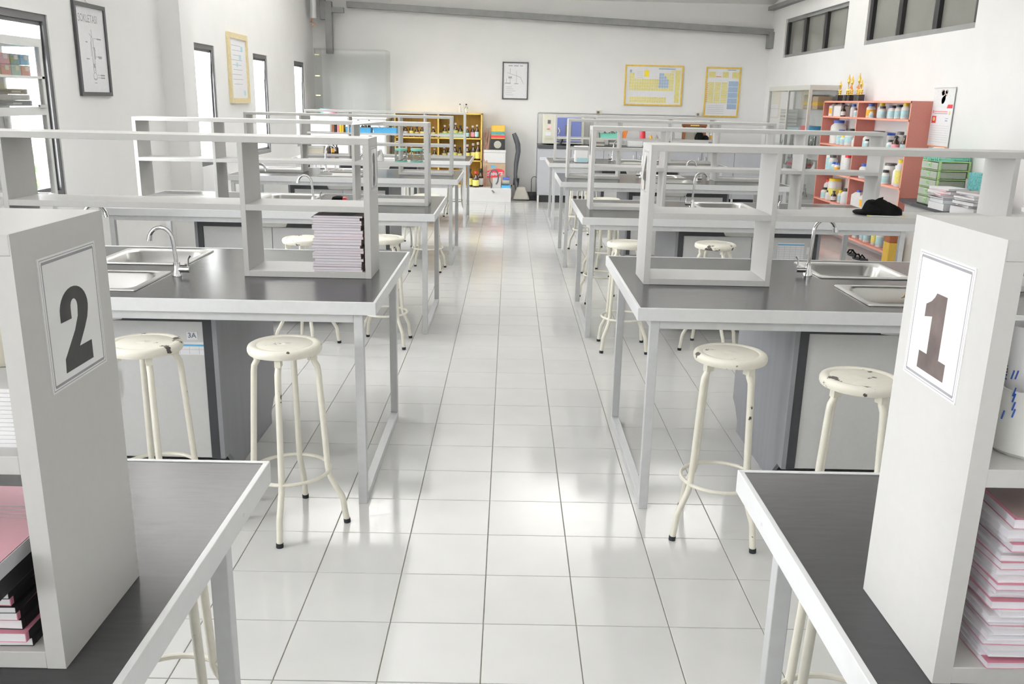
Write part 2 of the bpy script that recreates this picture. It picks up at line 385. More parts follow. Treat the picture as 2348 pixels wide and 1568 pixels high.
for i, (a, b) in enumerate(WIN):
    n = 'window_%d' % (i+1)
    x0, x1 = XL-0.060, XL-0.012
    mb = MB(); t = 0.048
    mb.box(x0, x1, a, b, WZ0, WZ0+t); mb.box(x0, x1, a, b, WZ1-t, WZ1); mb.box(x0, x1, a, a+t, WZ0+t, WZ1-t); mb.box(x0, x1, b-t, b, WZ0+t, WZ1-t)
    fr = struct(n, mb, 'darkalu')
    # awning sash, hinged at the top and pushed a little outward
    sh = MB(); ang = math.radians(0.25); q = 0.028; H = WZ1-WZ0-2*t; zt = WZ1-t
    def sp(yy, d, nx): return (x0+0.030-math.sin(ang)*d-nx*.6*math.cos(ang), yy, zt-math.cos(ang)*d+nx*math.sin(ang))
    def bar(y0, y1, d0, d1, m=None):
        sh.hexa([sp(y0, d1, 0.03), sp(y0, d1, 0), sp(y1, d1, 0), sp(y1, d1, 0.03)][::-1], [sp(y0, d0, 0.03), sp(y0, d0, 0), sp(y1, d0, 0), sp(y1, d0, 0.03)][::-1])
    bar(a+t, b-t, 0, q); bar(a+t, b-t, H-q, H); bar(a+t, a+t+q, q, H-q); bar(b-t-q, b-t, q, H-q)
    sash = sh.build('sash', 'darkalu', fr)
    mb = MB(); mb.add([sp(a+t+q, q, .015), sp(b-t-q, q, .015), sp(b-t-q, H-q, .015), sp(a+t+q, H-q, .015)], [(0, 1, 2, 3)])
    mb.build('pane', 'glass', sash)
    for yy in (a+t+0.03, b-t-0.03):
        p = sp(yy, 0.26, 0); MB().tube([(x1-0.01, yy, zt-0.03), p], 0.004, 6).build('stay_arm', 'chrome', fr)
for i, (a, b, z0, z1) in enumerate(CLE):
    n = 'window_%d' % (i+len(WIN)+1); mb = MB(); x0, x1 = XR+0.03, XR+0.11
    mb.box(x0, x1, a, b, z0, z0+0.05); mb.box(x0, x1, a, b, z1-0.05, z1)
    fr = struct(n, mb, 'beam')
    wd = (b-a)/3
    for k in range(4):
        yc = min(max(a+k*wd, a+0.04), b-0.04)
        bx(x0-0.005, x1, yc-0.05, yc+0.05, z0+0.05, z1-0.05).build('mullion', 'blackalu', fr)
    for k in range(3):
        bx(x0+0.04, x0+0.05, a+k*wd+0.05, a+(k+1)*wd-0.05, z0+0.05, z1-0.05).build('pane', 'smoke', fr)
# roof steel at the back of the room
mb = MB()
def slope(x): return 3.09-(x+2.65)*(3.09-2.805)/7.05
mb.hexa([(-2.65, 13.0, slope(-2.65)-.05), (4.35, 13.0, slope(4.35)-.05), (4.35, 13.12, slope(4.35)-.05), (-2.65, 13.12, slope(-2.65)-.05)],
        [(-2.65, 13.0, slope(-2.65)+.045), (4.35, 13.0, slope(4.35)+.045), (4.35, 13.12, slope(4.35)+.045), (-2.65, 13.12, slope(-2.65)+.045)])
bm_ = struct('roof_beam', mb, 'beam', bev=0.004)
bx(4.27, 4.35, 12.94, 13.13, 2.545, 2.80).build('end_plate', 'beam', bm_)
mb = MB(); mb.box(-2.99, -2.88, 12.92, 13.03, 2.31, 3.12); pst = struct('roof_post', mb, 'beam', bev=0.004)
bx(-2.88, -2.69, 12.93, 13.03, 2.95, 3.03).build('bracket', 'beam', pst)
bx(-3.07, -2.99, 12.93, 13.03, 2.84, 3.2).build('bracket', 'beam', pst)
mb = MB(); mb.tube([(-3.14, 12.75, 3.34), (-3.14, 12.75, 2.84)], 0.055, 14); dp = struct('roof_downpipe', mb, 'steel')
MB().tube([(-3.14, 12.72, 2.84), (-3.18, 12.70, 2.78), (-3.10, 12.68, 2.75), (-3.15, 12.68, 2.70)], 0.006, 6).build('wire', 'rust', dp)
mb = MB(); mb.box(XR-0.10, XR, 3.0, 13.1, 3.14, 3.20); struct('roof_purlin', mb, 'beam')
struct('plinth', bx(XL, 0.09, 12.44, YB, 0, 0.222), 'whitemel', bev=0.004)

for k, (x, y, _e) in enumerate(FILL_LAMPS):  # housings invented for the added, unseen fill lamps
    t = thing('added_fill_lamp', (x, y, 3.09), 'added white fill lamp above the frame, unseen, throwing light onto the ceiling', 'lamp', 'added fill lamps')
    bx(-.47, .47, -.77, .77, .0, .06).build('fill_lamp_tray', 'whitemel', t)
    for dy in (-.6, .6): MB().tube([(0, dy, .06), (0, dy, 1.41 if y < 6.5 else .92)], .006, 6).build('fill_lamp_rod', 'steel', t)
# ------------------------------------------------------------------ lab benches, racks and cabinets
TW, TD, ZT = 2.31, 1.193, 0.8614
PITCH = 2.7335; Y0 = 1.1265-PITCH
XT = {'L': -0.4524-TW, 'R': 0.5656}
def make_sink(parent, x0, y0, wd, dp):
    mb = MB(); R = 0.05
    def rr(inset, z, rad, n=6):
        a0, a1, b0, b1 = x0+inset, x0+wd-inset, y0+inset, y0+dp-inset; pts = []
        for (cx, cy, s) in ((a1-rad, b1-rad, 0), (a0+rad, b1-rad, 1), (a0+rad, b0+rad, 2), (a1-rad, b0+rad, 3)):
            for k in range(n+1):
                t = PI/2*(s+k/n); pts.append((cx+rad*math.cos(t), cy+rad*math.sin(t), z))
        return pts
    loops = [rr(0, ZT+.0005, .012), rr(0.002, ZT+.006, .012), rr(0.012, ZT+.007, .02), rr(0.03, ZT+.004, .05), rr(0.036, ZT-.004, .07), rr(0.06, ZT-.135, .08), rr(0.10, ZT-.15, .07)]
    n = len(loops[0]); vs = [p for l in loops for p in l]; fs = []
    for k in range(len(loops)-1):
        for i in range(n): fs.append((k*n+i, k*n+(i+1) % n, (k+1)*n+(i+1) % n, (k+1)*n+i))
    mb.add(vs, fs, 0, True); k = (len(loops)-1)*n
    mb.add([vs[k+i] for i in range(n)], [list(range(n))], 0, False)
    o = mb.build('sink', 'inox', parent)
    MB().lathe([(0, .004), (.022, .004), (.03, .0)], 16, (x0+wd/2, y0+dp/2, ZT-.15)).build('drain', 'chrome', o)
    return o
def make_faucet(parent, x, y, sgn, dh=0.0):
    """sgn: direction of the spout along x; the lever sits on the other side"""
    mb = MB(); mb.lathe([(0, 0), (.022, 0), (.021, .012), (.015, .03), (.014, .06), (0, .062)], 16, (x, y, ZT))
    path = [(x, y, ZT+.05), (x+sgn*.003, y, ZT+.10), (x+sgn*.006, y, ZT+.135+dh*.6)]
    for k in range(0, 10):
        a = PI*(1-k/9*0.88); path.append((x+sgn*(.058+.05*math.cos(a)), y, ZT+.155+dh+.055*math.sin(a)))
    mb.tube(path, .0085, 10)
    e = path[-1]
    o = mb.build('faucet', 'chrome', parent)
    MB().tube([e, (e[0]+sgn*.004, y, e[2]-.022)], [.011, .0125], 10).build('spout_tip', 'chrome', o)
    l = MB(); l.tube([(x, y, ZT+.028), (x-sgn*.055, y, ZT+.028)], .013, 10); l.tube([(x-sgn*.048, y, ZT+.035), (x-sgn*.05, y+.004, ZT+.075), (x-sgn*.058, y+.006, ZT+.09)], [.004, .004, .007], 8)
    l.build('tap_lever', 'chrome', o)
def make_table(side, sx):
    t = thing('lab_table', (0, 0, 0), '', 'table')
    sinks = [(sx, .125, .44, .40), (sx, .70, .44, .40)]
    # top with openings for the two bowls
    mb = MB(); x0, x1, y0, y1 = .012, TW-.012, .012, TD-.012
    a, b = sx+.02, sx+.42
    z0, z1 = ZT-.03, ZT-.0008
    mb.box(x0, a, y0, y1, z0, z1); mb.box(b, x1, y0, y1, z0, z1)
    for (p, q) in ((y0, .145), (.505, .72), (1.08, y1)): mb.box(a, b, p, q, z0, z1)
    mb.build('table_top', 'top', t)
    for (p, q, r, s_) in ((0, TW, 0, .012), (0, TW, TD-.012, TD), (0, .012, .012, TD-.012), (TW-.012, TW, .012, TD-.012)):
        bx(p, q, r, s_, ZT-.05, ZT+.001).build('edge_band', 'band', t, bev=.0015)
    fy0, fy1, L0, L1, q = .022, 1.07, .055, TW-.055, .036
    for X in (L0, L1-q):
        for Y in (fy0, fy1-q): bx(X, X+q, Y, Y+q, 0, ZT-.05).build('leg', 'steel', t, bev=.002)
        bx(X, X+q, fy0+q, fy1-q, 0, q).build('foot_rail', 'steel', t, bev=.002)
        bx(X, X+q, fy0+q, fy1-q, ZT-.086, ZT-.05).build('top_rail', 'steel', t, bev=.002)
    for Y in (fy0, fy1-q): bx(L0+q, L1-q, Y, Y+q, ZT-.086, ZT-.05).build('top_rail', 'steel', t, bev=.002)
    for s_ in sinks: make_sink(t, *s_)
    make_faucet(t, sx+.49, .45, -1); make_faucet(t, sx-.04, .755, 1, .055)
    scr = MB().lathe([(0, -.0015), (.004, -.001), (.004, 0)], 8, M=Matrix.Rotation(-PI/2, 4, 'X')).mesh('screw', 'greycap')
    for X in (.13, .52, 1.155, 1.79, TW-.13):
        o = bpy.data.objects.new('screw', scr); C.objects.link(o); o.parent = t; o.location = (X, -.0002, ZT-.028); o.rotation_euler = (PI, 0, 0)
    for sd in (0, 1):
        o = bpy.data.objects.new('screw', scr); C.objects.link(o); o.parent = t; o.location = (TW+.0002 if sd else -.0002, TD-.2, ZT-.028); o.rotation_euler = (PI, 0, -PI/2 if not sd else PI/2)
    return t
RY0, RD = .47, .245
DIG = {
 '2': [(0, .62)]+[(.5+.5*math.cos(a), .72+.28*math.sin(a)) for a in [PI-k*(PI+.25)/16 for k in range(17)]]+[(.93, .55), (.80, .43), (.55, .24), (1.0, .24), (1.0, 0), (0, 0), (.02, .17), (.45, .46), (.60, .62)]+[(.5+.125*math.cos(a), .75+.10*math.sin(a)) for a in [0+k*PI/8 for k in range(9)]]+[(.375, .62)],
 '1': [(.36, 1.0), (.74, 1.0), (.74, .22), (1.0, .22), (1.0, 0), (0, 0), (0, .22), (.30, .22), (.30, .70), (.02, .66), (.02, .82), (.2, .88), (.3, .94)],
}
def make_sign(parent, xf, nx, digit, y0, y1, z0, z1, ink='ink'):
    """laminated sheet on the end panel; nx = +1 faces +x"""
    U = Vector((0, nx, 0)); V = Vector((0, 0, 1)); N = Vector((nx, 0, 0)); wd, hh = y1-y0, z1-z0
    O = Vector((xf, y0 if nx > 0 else y1, z0))
    s = MB().prism([(0, 0), (wd, 0), (wd, hh), (0, hh)], O, U, V, N*.0016).build('number_sheet', 'plas', parent)
    b = MB(); O2 = O+N*.0016
    for i, wl, mm in ((.0032, .0009, 0), (.0078, .0036, 0)):
        for (p, q, r, t) in ((i, i, wd-i, i), (i, hh-i, wd-i, hh-i), (i, i, i, hh-i), (wd-i, i, wd-i, hh-i)):
            b.line(p, q, r, t, wl if (q == t) else wl*.5, O2, U, V, N*.0002)
    b.build('border_line', 'inkgrey', s)
    d = MB(); dw, dh, bx0, by0 = wd*.50, hh*.62, wd*.25, hh*.10
    if digit in DIG: d.prism([(bx0+p[0]*dw, by0+p[1]*dh) for p in DIG[digit]], O2, U, V, N*.0003)
    else: add_text(d, digit, hh*.95, O2+U*(wd*.5)+V*(hh*.42)+N*.0004, U, V, sx=.8, offset=.012)
    d.build('digit', ink, s)
def make_rack(side, number, dz=0.0, sign=None):
    t = thing('bench_rack', (0, 0, 0), '', 'shelf')
    fx = (lambda u: TW-u) if side == 'L' else (lambda u: u)
    H = .573+dz
    for u, e in ((.0885, .09), (2.2235, 2.222)): m = bx(fx(min(u+.0255, 2.222) if u < 1 else 2.198), fx(e), 0, RD, 0, H); m.box(fx(u), fx(e), 0, RD, 0, H+.0265); m.build('end_panel', 'lam', t)
    for u in (.622, 1.634): bx(fx(u), fx(u+.022), 0, RD, 0, H).build('upright', 'lam', t, bev=.0012)
    bx(fx(.09), fx(2.222), 0, RD, H, H+.0265).build('top_board', 'lam', t, bev=.0012)
    for p, q in ((.114, .622), (.644, 1.634), (1.656, 2.198)):
        bx(fx(p), fx(q), 0, RD, .288+dz*.4, .3135+dz*.4).build('shelf_board', 'lam', t, bev=.0012)
    for p, q in ((.114, .622), (1.656, 2.198)): bx(fx(p), fx(q), 0, RD, 0, .026).build('bottom_board', 'lam', t, bev=.0012)
    if number:
        nx = 1 if side == 'L' else -1
        make_sign(t, fx(.0885), nx, number, *sign, ink='inkbrown' if number == '1' else 'ink')
    return t
def make_cabinet(side, code, sheet):
    t = thing('bench_cabinet', (0, 0, 0), '', 'cabinet')
    W, D, zb, zt = 1.04, .86, .115, .775
    body = MB(); body.box(.02, W-.02, .02, D-.02, zb, .69); body.build('carcass', 'charcoal', t)
    prof = [(0, zt), (0, zb), (.06, zb), (.12, .055), (.12, 0), (D-.12, 0), (D-.12, .055), (D-.06, zb), (D, zb+.03), (D, zt)]
    for X in (0, W-.02): MB().prism(prof, (X, 0, 0), (0, 1, 0), (0, 0, 1), (.02, 0, 0)).build('side_panel', 'cabside', t, bev=.001)
    for fy, sg in ((.02, -1), (D-.02, 1)):
        f = MB(); y1 = fy+sg*.018
        f.box(.02, .058, fy, y1, zb, zt-.002); f.box(W-.058, W-.02, fy, y1, zb, zt-.002); f.box(.058, W-.058, fy, y1, zt-.053, zt-.002)
        f.build('face_frame', 'charcoal', t)
        for p, q in ((.060, .548), (.552, W-.060)):
            d = bx(p, q, fy, fy+sg*.012, zb+.002, zt-.055).build('door', 'door', t, bev=.001)
            hx = q-.045 if p < .5 else p+.045
            h = MB(); h.tube([(hx, fy+sg*.012, .40), (hx, fy+sg*.034, .41), (hx, fy+sg*.034, .51), (hx, fy+sg*.012, .52)], .006, 8); h.build('handle', 'wplas', d)
            if fy < .1 and p > .5 and sheet:
                lx = q+.0; sh = sheet; z1 = zt-.142 if code else zt-.09
                if code:
                    bx(lx-.068, lx-.023, fy-.0125, fy-.0135, zt-.132, zt-.096).build('code_label', 'paper', d)
                    add_text(MB(), code, .030, (lx-.0455, fy-.0137, zt-.114), (1, 0, 0), (0, 0, 1), offset=.0006).build('code_text', 'bluegrey', d)
                else: bx(lx-.03, lx+.0, fy-.0125, fy-.0135, z1-.08, z1-.03).build('code_label', 'paper', d); lx -= .05
                bx(lx-.19, lx, fy-.0125, fy-.0133, z1-sh, z1).build('inventory_sheet', 'paper', d)
                p = MB(); p.box(lx-.19, lx, fy-.0134, fy-.0137, z1-.018, z1-.010, 0)
                for k in range(5): p.box(lx-.18+k*.04, lx-.1792+k*.04, fy-.0134, fy-.0137, z1-sh+.004, z1-.02, 1)
                for k in range(2, int(sh/.016)): p.box(lx-.19, lx, fy-.0134, fy-.0137, z1-.016*k-.0008, z1-.016*k, 1)
                p.build('table_print', ['skyblue', 'inkgrey'], d)
    return t
ROWN = ['nearest row', 'second row', 'third row', 'fourth row', 'farthest row']
WORD = {'1': 'one', '2': 'two', '3': 'three', '4': 'four', '5': 'five', '6': 'six'}
NUM = {('L', 0): '2', ('R', 0): '1', ('L', 1): '3', ('R', 1): '4', ('L', 2): '6', ('R', 2): '5'}
SIDE = {'L': 'window side', 'R': 'clerestory side'}
tp = {'L': make_table('L', .89), 'R': make_table('R', .945)}
cp = {}
for s_ in 'LR':
    for r in range(5):
        y = Y0+PITCH*r; n = NUM.get((s_, r))
        t = tp[s_] if r == 0 else copy_tree(tp[s_])
        t.location = (XT[s_], y, 0)
        wh = ('under the rack numbered %s' % WORD[n]) if n else 'in the %s, %s of the aisle' % (ROWN[r], SIDE[s_])
        t['label'] = 'dark-topped lab bench with twin steel sinks %s' % wh; t['group'] = 'lab benches'
        dz = .018 if (s_, r) == ('R', 0) else 0
        sg = (.052, .209, .379, .560) if s_ == 'L' else (.057, .213, .388, .572)
        if n: k = make_rack(s_, n, dz, sg)
        elif ('p', s_) not in cp: cp[('p', s_)] = k = make_rack(s_, None)
        else: k = copy_tree(cp[('p', s_)])
        k.location = (XT[s_], y+RY0, ZT)
        k['label'] = ('pale grey two-tier bench rack with the number %s on its end panel' % WORD[n]) if n else 'pale grey two-tier rack on the bench in the %s, %s' % (ROWN[r], SIDE[s_]); k['group'] = 'bench racks'
        code = {('L', 1): '3A', ('R', 1): '4A'}.get((s_, r)); sh = (s_, r) in (('L', 1), ('R', 1), ('R', 2))
        if sh: c = make_cabinet(s_, code, .055 if code else .13)
        elif 'c' not in cp: cp['c'] = c = make_cabinet(s_, None, False)
        else: c = copy_tree(cp['c'])
        c.location = (XT[s_]+(.58 if s_ == 'L' else .69), y+.195, 0)
        c['label'] = ('grey sink cabinet with the paper code %s on its door' % code) if code else 'grey charcoal-framed sink cabinet under the bench in the %s, %s' % (ROWN[r], SIDE[s_]); c['group'] = 'sink cabinets'

# ------------------------------------------------------------------ stools
def make_stool():
    t = thing('stool', (0, 0, 0), '', 'stool')
    MB().lathe([(0, .700), (.125, .700), (.134, .703), (.1375, .711), (.1375, .722), (.134, .730), (.126, .7345), (.118, .735), (.108, .7335), (.104, .731), (.100, .7325), (.03, .7325), (.006, .7325), (.004, .734), (0, .7345)], 40).build('seat', 'creamseat', t)
    ring = [(.150*math.cos(2*PI*k/40), .150*math.sin(2*PI*k/40), .222) for k in range(40)]
    MB().tube(ring, .0075, 8, closed=True).build('foot_ring', 'cream', t)
    for k in range(4):
        a = k*PI/2; ca, sa = math.cos(a), math.sin(a)
        prof = [(.104, .702), (.104, .685), (.108, .665), (.119, .645), (.122, .62), (.132, .45), (.1435, .25), (.147, .215), (.155, .19), (.178, .145), (.194, .118), (.200, .10), (.206, .05), (.2125, .012)]
        l = MB().tube([(r*ca, r*sa, z) for r, z in prof], .0118, 10).build('leg', 'cream', t)
        MB().tube([(.2125*ca, .2125*sa, .017), (.214*ca, .214*sa, 0.0)], .0135, 10).build('rubber_foot', 'rubber', l)
        bx(.085, .118, -.011, .011, .672, .701).build('seat_bracket', 'cream', l).rotation_euler = (0, 0, a)
    return t
st0 = make_stool()
STOOLS = [(-.775, .985, 0, 'chipped cream stool in front of the 3A cabinet, nearer the aisle'), (-1.295, .97, .5, 'worn cream stool with dark scuffed rim in front of the 3A cabinet'),
 (.902, .986, .49, 'cream stool beside the aisle at the bench numbered four'), (1.285, .70, .35, 'cream stool close to the near bench, in front of the 4A cabinet'),
 (-.755, -.355, 1.03, 'cream stool behind the bench numbered two, only leg and ring seen'), (.865, -.392, 2.1, 'cream stool behind the bench numbered one, mostly under its edge'),
 (-.775, 3.635, .75, 'cream stool between second and third rows, window side, nearer the aisle'), (-1.285, 3.53, .4, 'cream stool between second and third rows, window side, seen through the rack'),
 (.855, 3.635, .75, 'cream stool between second and third rows, clerestory side, nearer the aisle'), (1.45, 3.66, .3, 'cream stool between second and third rows, clerestory side, away from the aisle'),
 (-.735, 6.36, .7, 'cream stool in front of the fourth row bench, window side'), (1.0, 6.36, .2, 'cream stool in front of the fourth row bench, clerestory side'),
 (.85, 5.12, .9, 'cream stool just behind the third row bench, clerestory side'), (.95, 7.86, .4, 'cream stool just behind the fourth row bench, clerestory side'),
 (-.71, 10.56, .7, 'cream stool behind the farthest bench, window side'), (-1.1, 7.9, .3, 'cream stool just behind the fourth row bench, window side'), (.95, 9.1, .6, 'cream stool in front of the farthest bench, clerestory side')]
for i, (x, y, rz, lb) in enumerate(STOOLS):
    o = st0 if i == 0 else copy_tree(st0)
    o.location = (x, y, 0); o.rotation_euler = (0, 0, rz); tag(o, lb, 'stool', 'cream metal stools')

# ------------------------------------------------------------------ books and papers on the racks
def book(name, loc, wx, dy, h, rz, cover, label, cat, group=None, spine='y0', pages='pages'):
    """a closed paperback: page block root, cover wrapped on top, bottom and one side"""
    t = thing(name, loc, label, cat, group, rz)
    c = .0006
    bx(-wx/2+.001, wx/2-.001, -dy/2+.001, dy/2-.001, c, h-c).build('page_block', pages, t)
    m = MB(); m.box(-wx/2, wx/2, -dy/2, dy/2, 0, c); m.box(-wx/2, wx/2, -dy/2, dy/2, h-c, h)
    if spine == 'x1': m.box(wx/2-.0008, wx/2+.0004, -dy/2, dy/2, c, h-c)
    elif spine == 'x0': m.box(-wx/2-.0004, -wx/2+.0008, -dy/2, dy/2, c, h-c)
    else: m.box(-wx/2, wx/2, dy/2-.0008, dy/2+.0004, c, h-c)
    m.build('cover', cover, t); book.last = t
    return t
# stack in the rack numbered three
z = ZT+.026; rnd = random.Random(3); n = 21
yb = Y0+PITCH+RY0
for k in range(n):
    h = .0112+rnd.uniform(-.0025, .0025) if k < n-1 else .008
    t = book('book', (-.688+rnd.uniform(-.006, .006), yb+.125+rnd.uniform(-.004, .004), z), .212, .225, h, rnd.uniform(-.02, .02), 'pinkp' if k in (7, 12, 13) else 'cover' if k < n-1 else 'cover', '%s book from the top of the stack in the rack numbered three' % ORD[n-1-k], 'book', 'books in the rack numbered three', 'x1')
    if k == n-1:
        t['label'] = 'topmost book with brown picture cover in the rack numbered three'
        m = MB(); m.prism([(-.01, -.11), (.06, -.11), (.095, .11), (.03, .11)], (0, 0, h), (1, 0, 0), (0, 1, 0), (0, 0, .0004), 0)
        m.prism([(-.09, -.02), (-.03, .03), (-.05, .09), (-.1, .08)], (0, 0, h), (1, 0, 0), (0, 1, 0), (0, 0, .0004), 1)
        m.build('cover_print', ['bluegrey', 'blackbook'], t)
    z += h+.0003
# stack in the rack numbered one
z = ZT+.0265; n = 22; rnd = random.Random(9)
for k in range(n):
    h = .0098+rnd.uniform(-.002, .0028)
    if k == n-1: h = .014
    ox = rnd.uniform(-.006, .006)+(.012 if k == n-1 else 0)
    t = book('book', (.824+ox, Y0+RY0+.105+rnd.uniform(-.012, .004), z), .20, .19 if k < n-1 else .2, h, rnd.uniform(-.03, .03) if k < n-1 else -.06, 'pinkline' if k % 3 == 0 else 'paper', '%s book from the top of the stack in the rack numbered one' % ORD[n-1-k], 'book', 'books in the rack numbered one', 'y1')
    if k == n-1:
        t['label'] = 'mauve-covered book on top of the stack in the rack numbered one'
        bx(-.095, .095, -.095, .095, h, h+.0004).build('cover_sheet', 'cover', t)
        m = MB(); add_text(m, 'KIMIA TEKNIK', .024, (.045, -.02, h+.0006), (-1, 0, 0), (0, -1, 0)); m.build('cover_text', 'ink', t)
    z += h+.0003
# stack in the rack numbered two with a wrapped book on it
z = ZT+.0262; n = 8; rnd = random.Random(5)
for k in range(n):
    h = .0122+rnd.uniform(-.003, .003)
    book('book', (-.672+rnd.uniform(-.008, .006)-.0015*k, Y0+RY0+.115+rnd.uniform(-.006, .006), z), .155, .215, h, rnd.uniform(-.03, .03), 'pinkline' if k % 2 else 'blackbook', '%s white-paged book from the top of the stack in the rack numbered two' % ORD[n-1-k], 'book', 'books in the rack numbered two', 'x1', 'paper')
    bx(-.02, .0, -.10, .10, .0005, h-.0005).build('spine', 'blackbook', book.last).location = (.0785, 0, 0)
    z += h+.0003
t = thing('wrapped_book', (-.672, Y0+RY0+.075, z+.0005), 'pink book in clear wrap lying on the stack in the rack numbered two', 'book')
bx(-.085, .082, -.125, .125, 0, .048).build('page_block', 'blackbook', t, bev=.003)
bx(-.083, .080, -.123, .123, .0475, .0495).build('pink_cover', 'pinkp', t)
m = MB(); m.box(-.087, .084, -.1275, -.126, .006, .0505); m.box(.0828, .0842, -.126, .126, .030, .0505); m.build('wrap_fold', 'film', t)
m = MB()
for k in range(4): m.box(-.06, .05, .02+k*.012, .022+k*.012, .0495, .0499)
m.build('cover_lines', 'film', t)
# papers and container on the middle board of the rack numbered two
zm = ZT+.3135
t = thing('paper_ream', (-.66, Y0+RY0+.10, zm), 'stack of white paper on the middle board of the rack numbered two', 'paper')
z = 0
for k in range(14):
    h = .0058; bx(-.10+.002*(k % 3), .085-.0015*(k % 4), -.07, .09, z, z+h-.0004).build('sheet_bundle', 'paper', t); z += h
t = thing('plastic_tub', (-.665, Y0+RY0+.17, zm+.082), 'cream plastic tub standing on the paper in the rack numbered two', 'tub')
MB().lathe([(0, 0), (.055, 0), (.06, .01), (.064, .10), (.0, .10)], 24).build('tub_body', 'cplas', t)
MB().lathe([(0, .10), (.068, .10), (.068, .112), (.06, .116), (0, .116)], 24).build('lid', 'wplas', t)
# pen cup cut from a white bottle, rack numbered one
zm1 = ZT+.3135+.0072
t = thing('pen_cup', (.770, Y0+RY0+.075, zm1), 'white cut-open bottle with pen scribbles, rack numbered one', 'cup')
n = 28; vs = []; fs = []
prof = [(.0, .0), (.046, .0), (.052, .006), (.053, .05)]
def lip(a): return .125-.035*max(0, math.cos(a-PI*1.15))
for k in range(n):
    a = 2*PI*k/n
    for r, zz in ((.046, 0), (.052, .006), (.053, .06), (.053, lip(a)), (.050, lip(a)), (.050, .01)): vs.append((r*math.cos(a), r*math.sin(a), zz))
q = 6
for k in range(n):
    j = (k+1) % n
    for i in range(q-1): fs.append((k*q+i, j*q+i, j*q+i+1, k*q+i+1))
fs.append([k*q for k in range(n)][::-1]); fs.append([k*q+5 for k in range(n)])
MB().add(vs, fs, 0, True).build('cup_body', 'wplas', t)
m = MB()
for k in range(16):
    a = PI+.15+rnd.uniform(0, 1.2); z0 = rnd.uniform(.045, .11); 
    p = [(.0535*math.cos(a+s*.04), .0535*math.sin(a+s*.04), z0+s*.012) for s in (0, .5, 1)]
    m.tube(p, .0011, 5)
m.build('pen_scribble', 'bluecap', t)
t = thing('paper_roll', (.752, Y0+RY0+.085, zm1+.011), 'rolled paper tube standing in the cut white bottle', 'paper roll')
MB().lathe([(.014, 0), (.0165, 0), (.0165, .165), (.014, .165), (.014, 0)], 18).build('rolled_sheet', 'paper', t); t.rotation_euler = (.05, -.09, 0)
m = MB(); add_text(m, 'hal', .02, (-.0172, 0, .10), (0, 0, 1), (0, 1, 0)); m.build('roll_writing', 'ink', t)

# ------------------------------------------------------------------ small things on the second and third rows
t = thing('checked_cloth', (1.855, Y0+PITCH+.16, ZT+.0), 'orange checked cloth hanging over the front sink of bench four', 'cloth')
vs = []; fs = []; nx, ny = 18, 14
for j in range(ny+1):
    for i in range(nx+1):
        u = i/nx; v = j/ny; a = PI*v
        x = (u-.5)*.22+.012*math.sin(9*v+3*u); y = .10+.11*(-math.cos(a)); zz = .052*math.sin(a)*(1-.5*abs(u-.5))-.01+.006*math.sin(14*u+5*v)
        vs.append((x, y, zz))
for j in range(ny):
    for i in range(nx): a = j*(nx+1)+i; fs.append((a, a+1, a+nx+2, a+nx+1))
o = MB().add(vs, fs, 0, True).build('cloth_sheet', 'check', t); sm = o.modifiers.new('thick', 'SOLIDIFY'); sm.thickness = .004
# black cap and ruler on the rack numbered four
yr = Y0+PITCH+RY0
t = thing('cloth_cap', (1.715, yr+.13, ZT+.3135), 'soft black cloth cap on the middle board of the rack numbered four', 'cap')
vs = []; fs = []; n = 28; rg = 9
for k in range(rg+1):
    for i in range(n):
        a = 2*PI*i/n; f = k/rg
        r = math.cos(f*PI/2)**.55; zz = .055*math.sin(f*PI/2)+.006*math.sin(3*a+k)*(f > .1)
        vs.append((.088*r*math.cos(a)*(1+.06*math.sin(2*a+1)), .06*r*math.sin(a)*(1+.05*math.sin(5*a)), zz*(1+.25*math.cos(a+2.6))))
for k in range(rg):
    for i in range(n): j = (i+1) % n; fs.append((k*n+i, k*n+j, (k+1)*n+j, (k+1)*n+i))
fs.append(list(range(n))[::-1])
MB().add(vs, fs, 0, True).build('crown', 'blackcloth', t)
m = MB(); m.lathe([(0, .002), (.055, .004), (.06, .012), (.05, .018), (0, .016)], 20, (-.075, -.02, 0)); m.build('brim', 'blackcloth', t)
t = thing('ruler', (1.70, yr+.045, ZT+.3135), 'pale ruler with yellow ends lying in front of the black cap', 'ruler', rz=-.12)
bx(-.07, .07, -.007, .007, 0, .003).build('blade', 'wplas', t); bx(-.078, -.07, -.0075, .0075, 0, .0035).build('end_cap', 'yelcap', t); bx(.07, .078, -.0075, .0075, 0, .0035).build('end_cap', 'yelcap', t)
# dark cleaning cloth on the bench under rack six
t = thing('dark_rag', (-1.26, 4.63, ZT), 'small dark and red rag lying on the bench under rack six', 'rag')
m = MB(); m.lathe([(0, .03), (.02, .03), (.045, .022), (.055, .0)], 14, m=0); m.lathe([(0, .026), (.02, .02), (.028, 0)], 10, (.045, -.01, 0), m=1)
m.build('crumpled_fabric', ['blackcloth', 'redcap'], t)
def jar(loc, label):
    t = thing('glass_jar', loc, label, 'jar', 'lidded jars on rack six')
    MB().lathe([(0, .0), (.042, 0), (.047, .006), (.047, .07), (.044, .078), (.042, .082)], 28).build('jar_body', 'jarglass', t)
    MB().lathe([(0, .082), (.045, .082), (.046, .084), (.046, .095), (.042, .098), (0, .098)], 28).build('lid', 'mint', t)
    MB().lathe([(0, .001), (.0475, .001), (.0485, .004), (.0475, .008)], 28).build('base_ring', 'mint', t)
    bx(-.034, .03, -.003, .003, .008, .012).build('contents', 'greycap', t).rotation_euler = (0, -.5, .2)
    return t
y2 = Y0+2*PITCH+RY0; zs = ZT+.3135
jar((-.748, y2+.10, zs), 'glass jar with mint green lid, farther from the aisle on rack six')
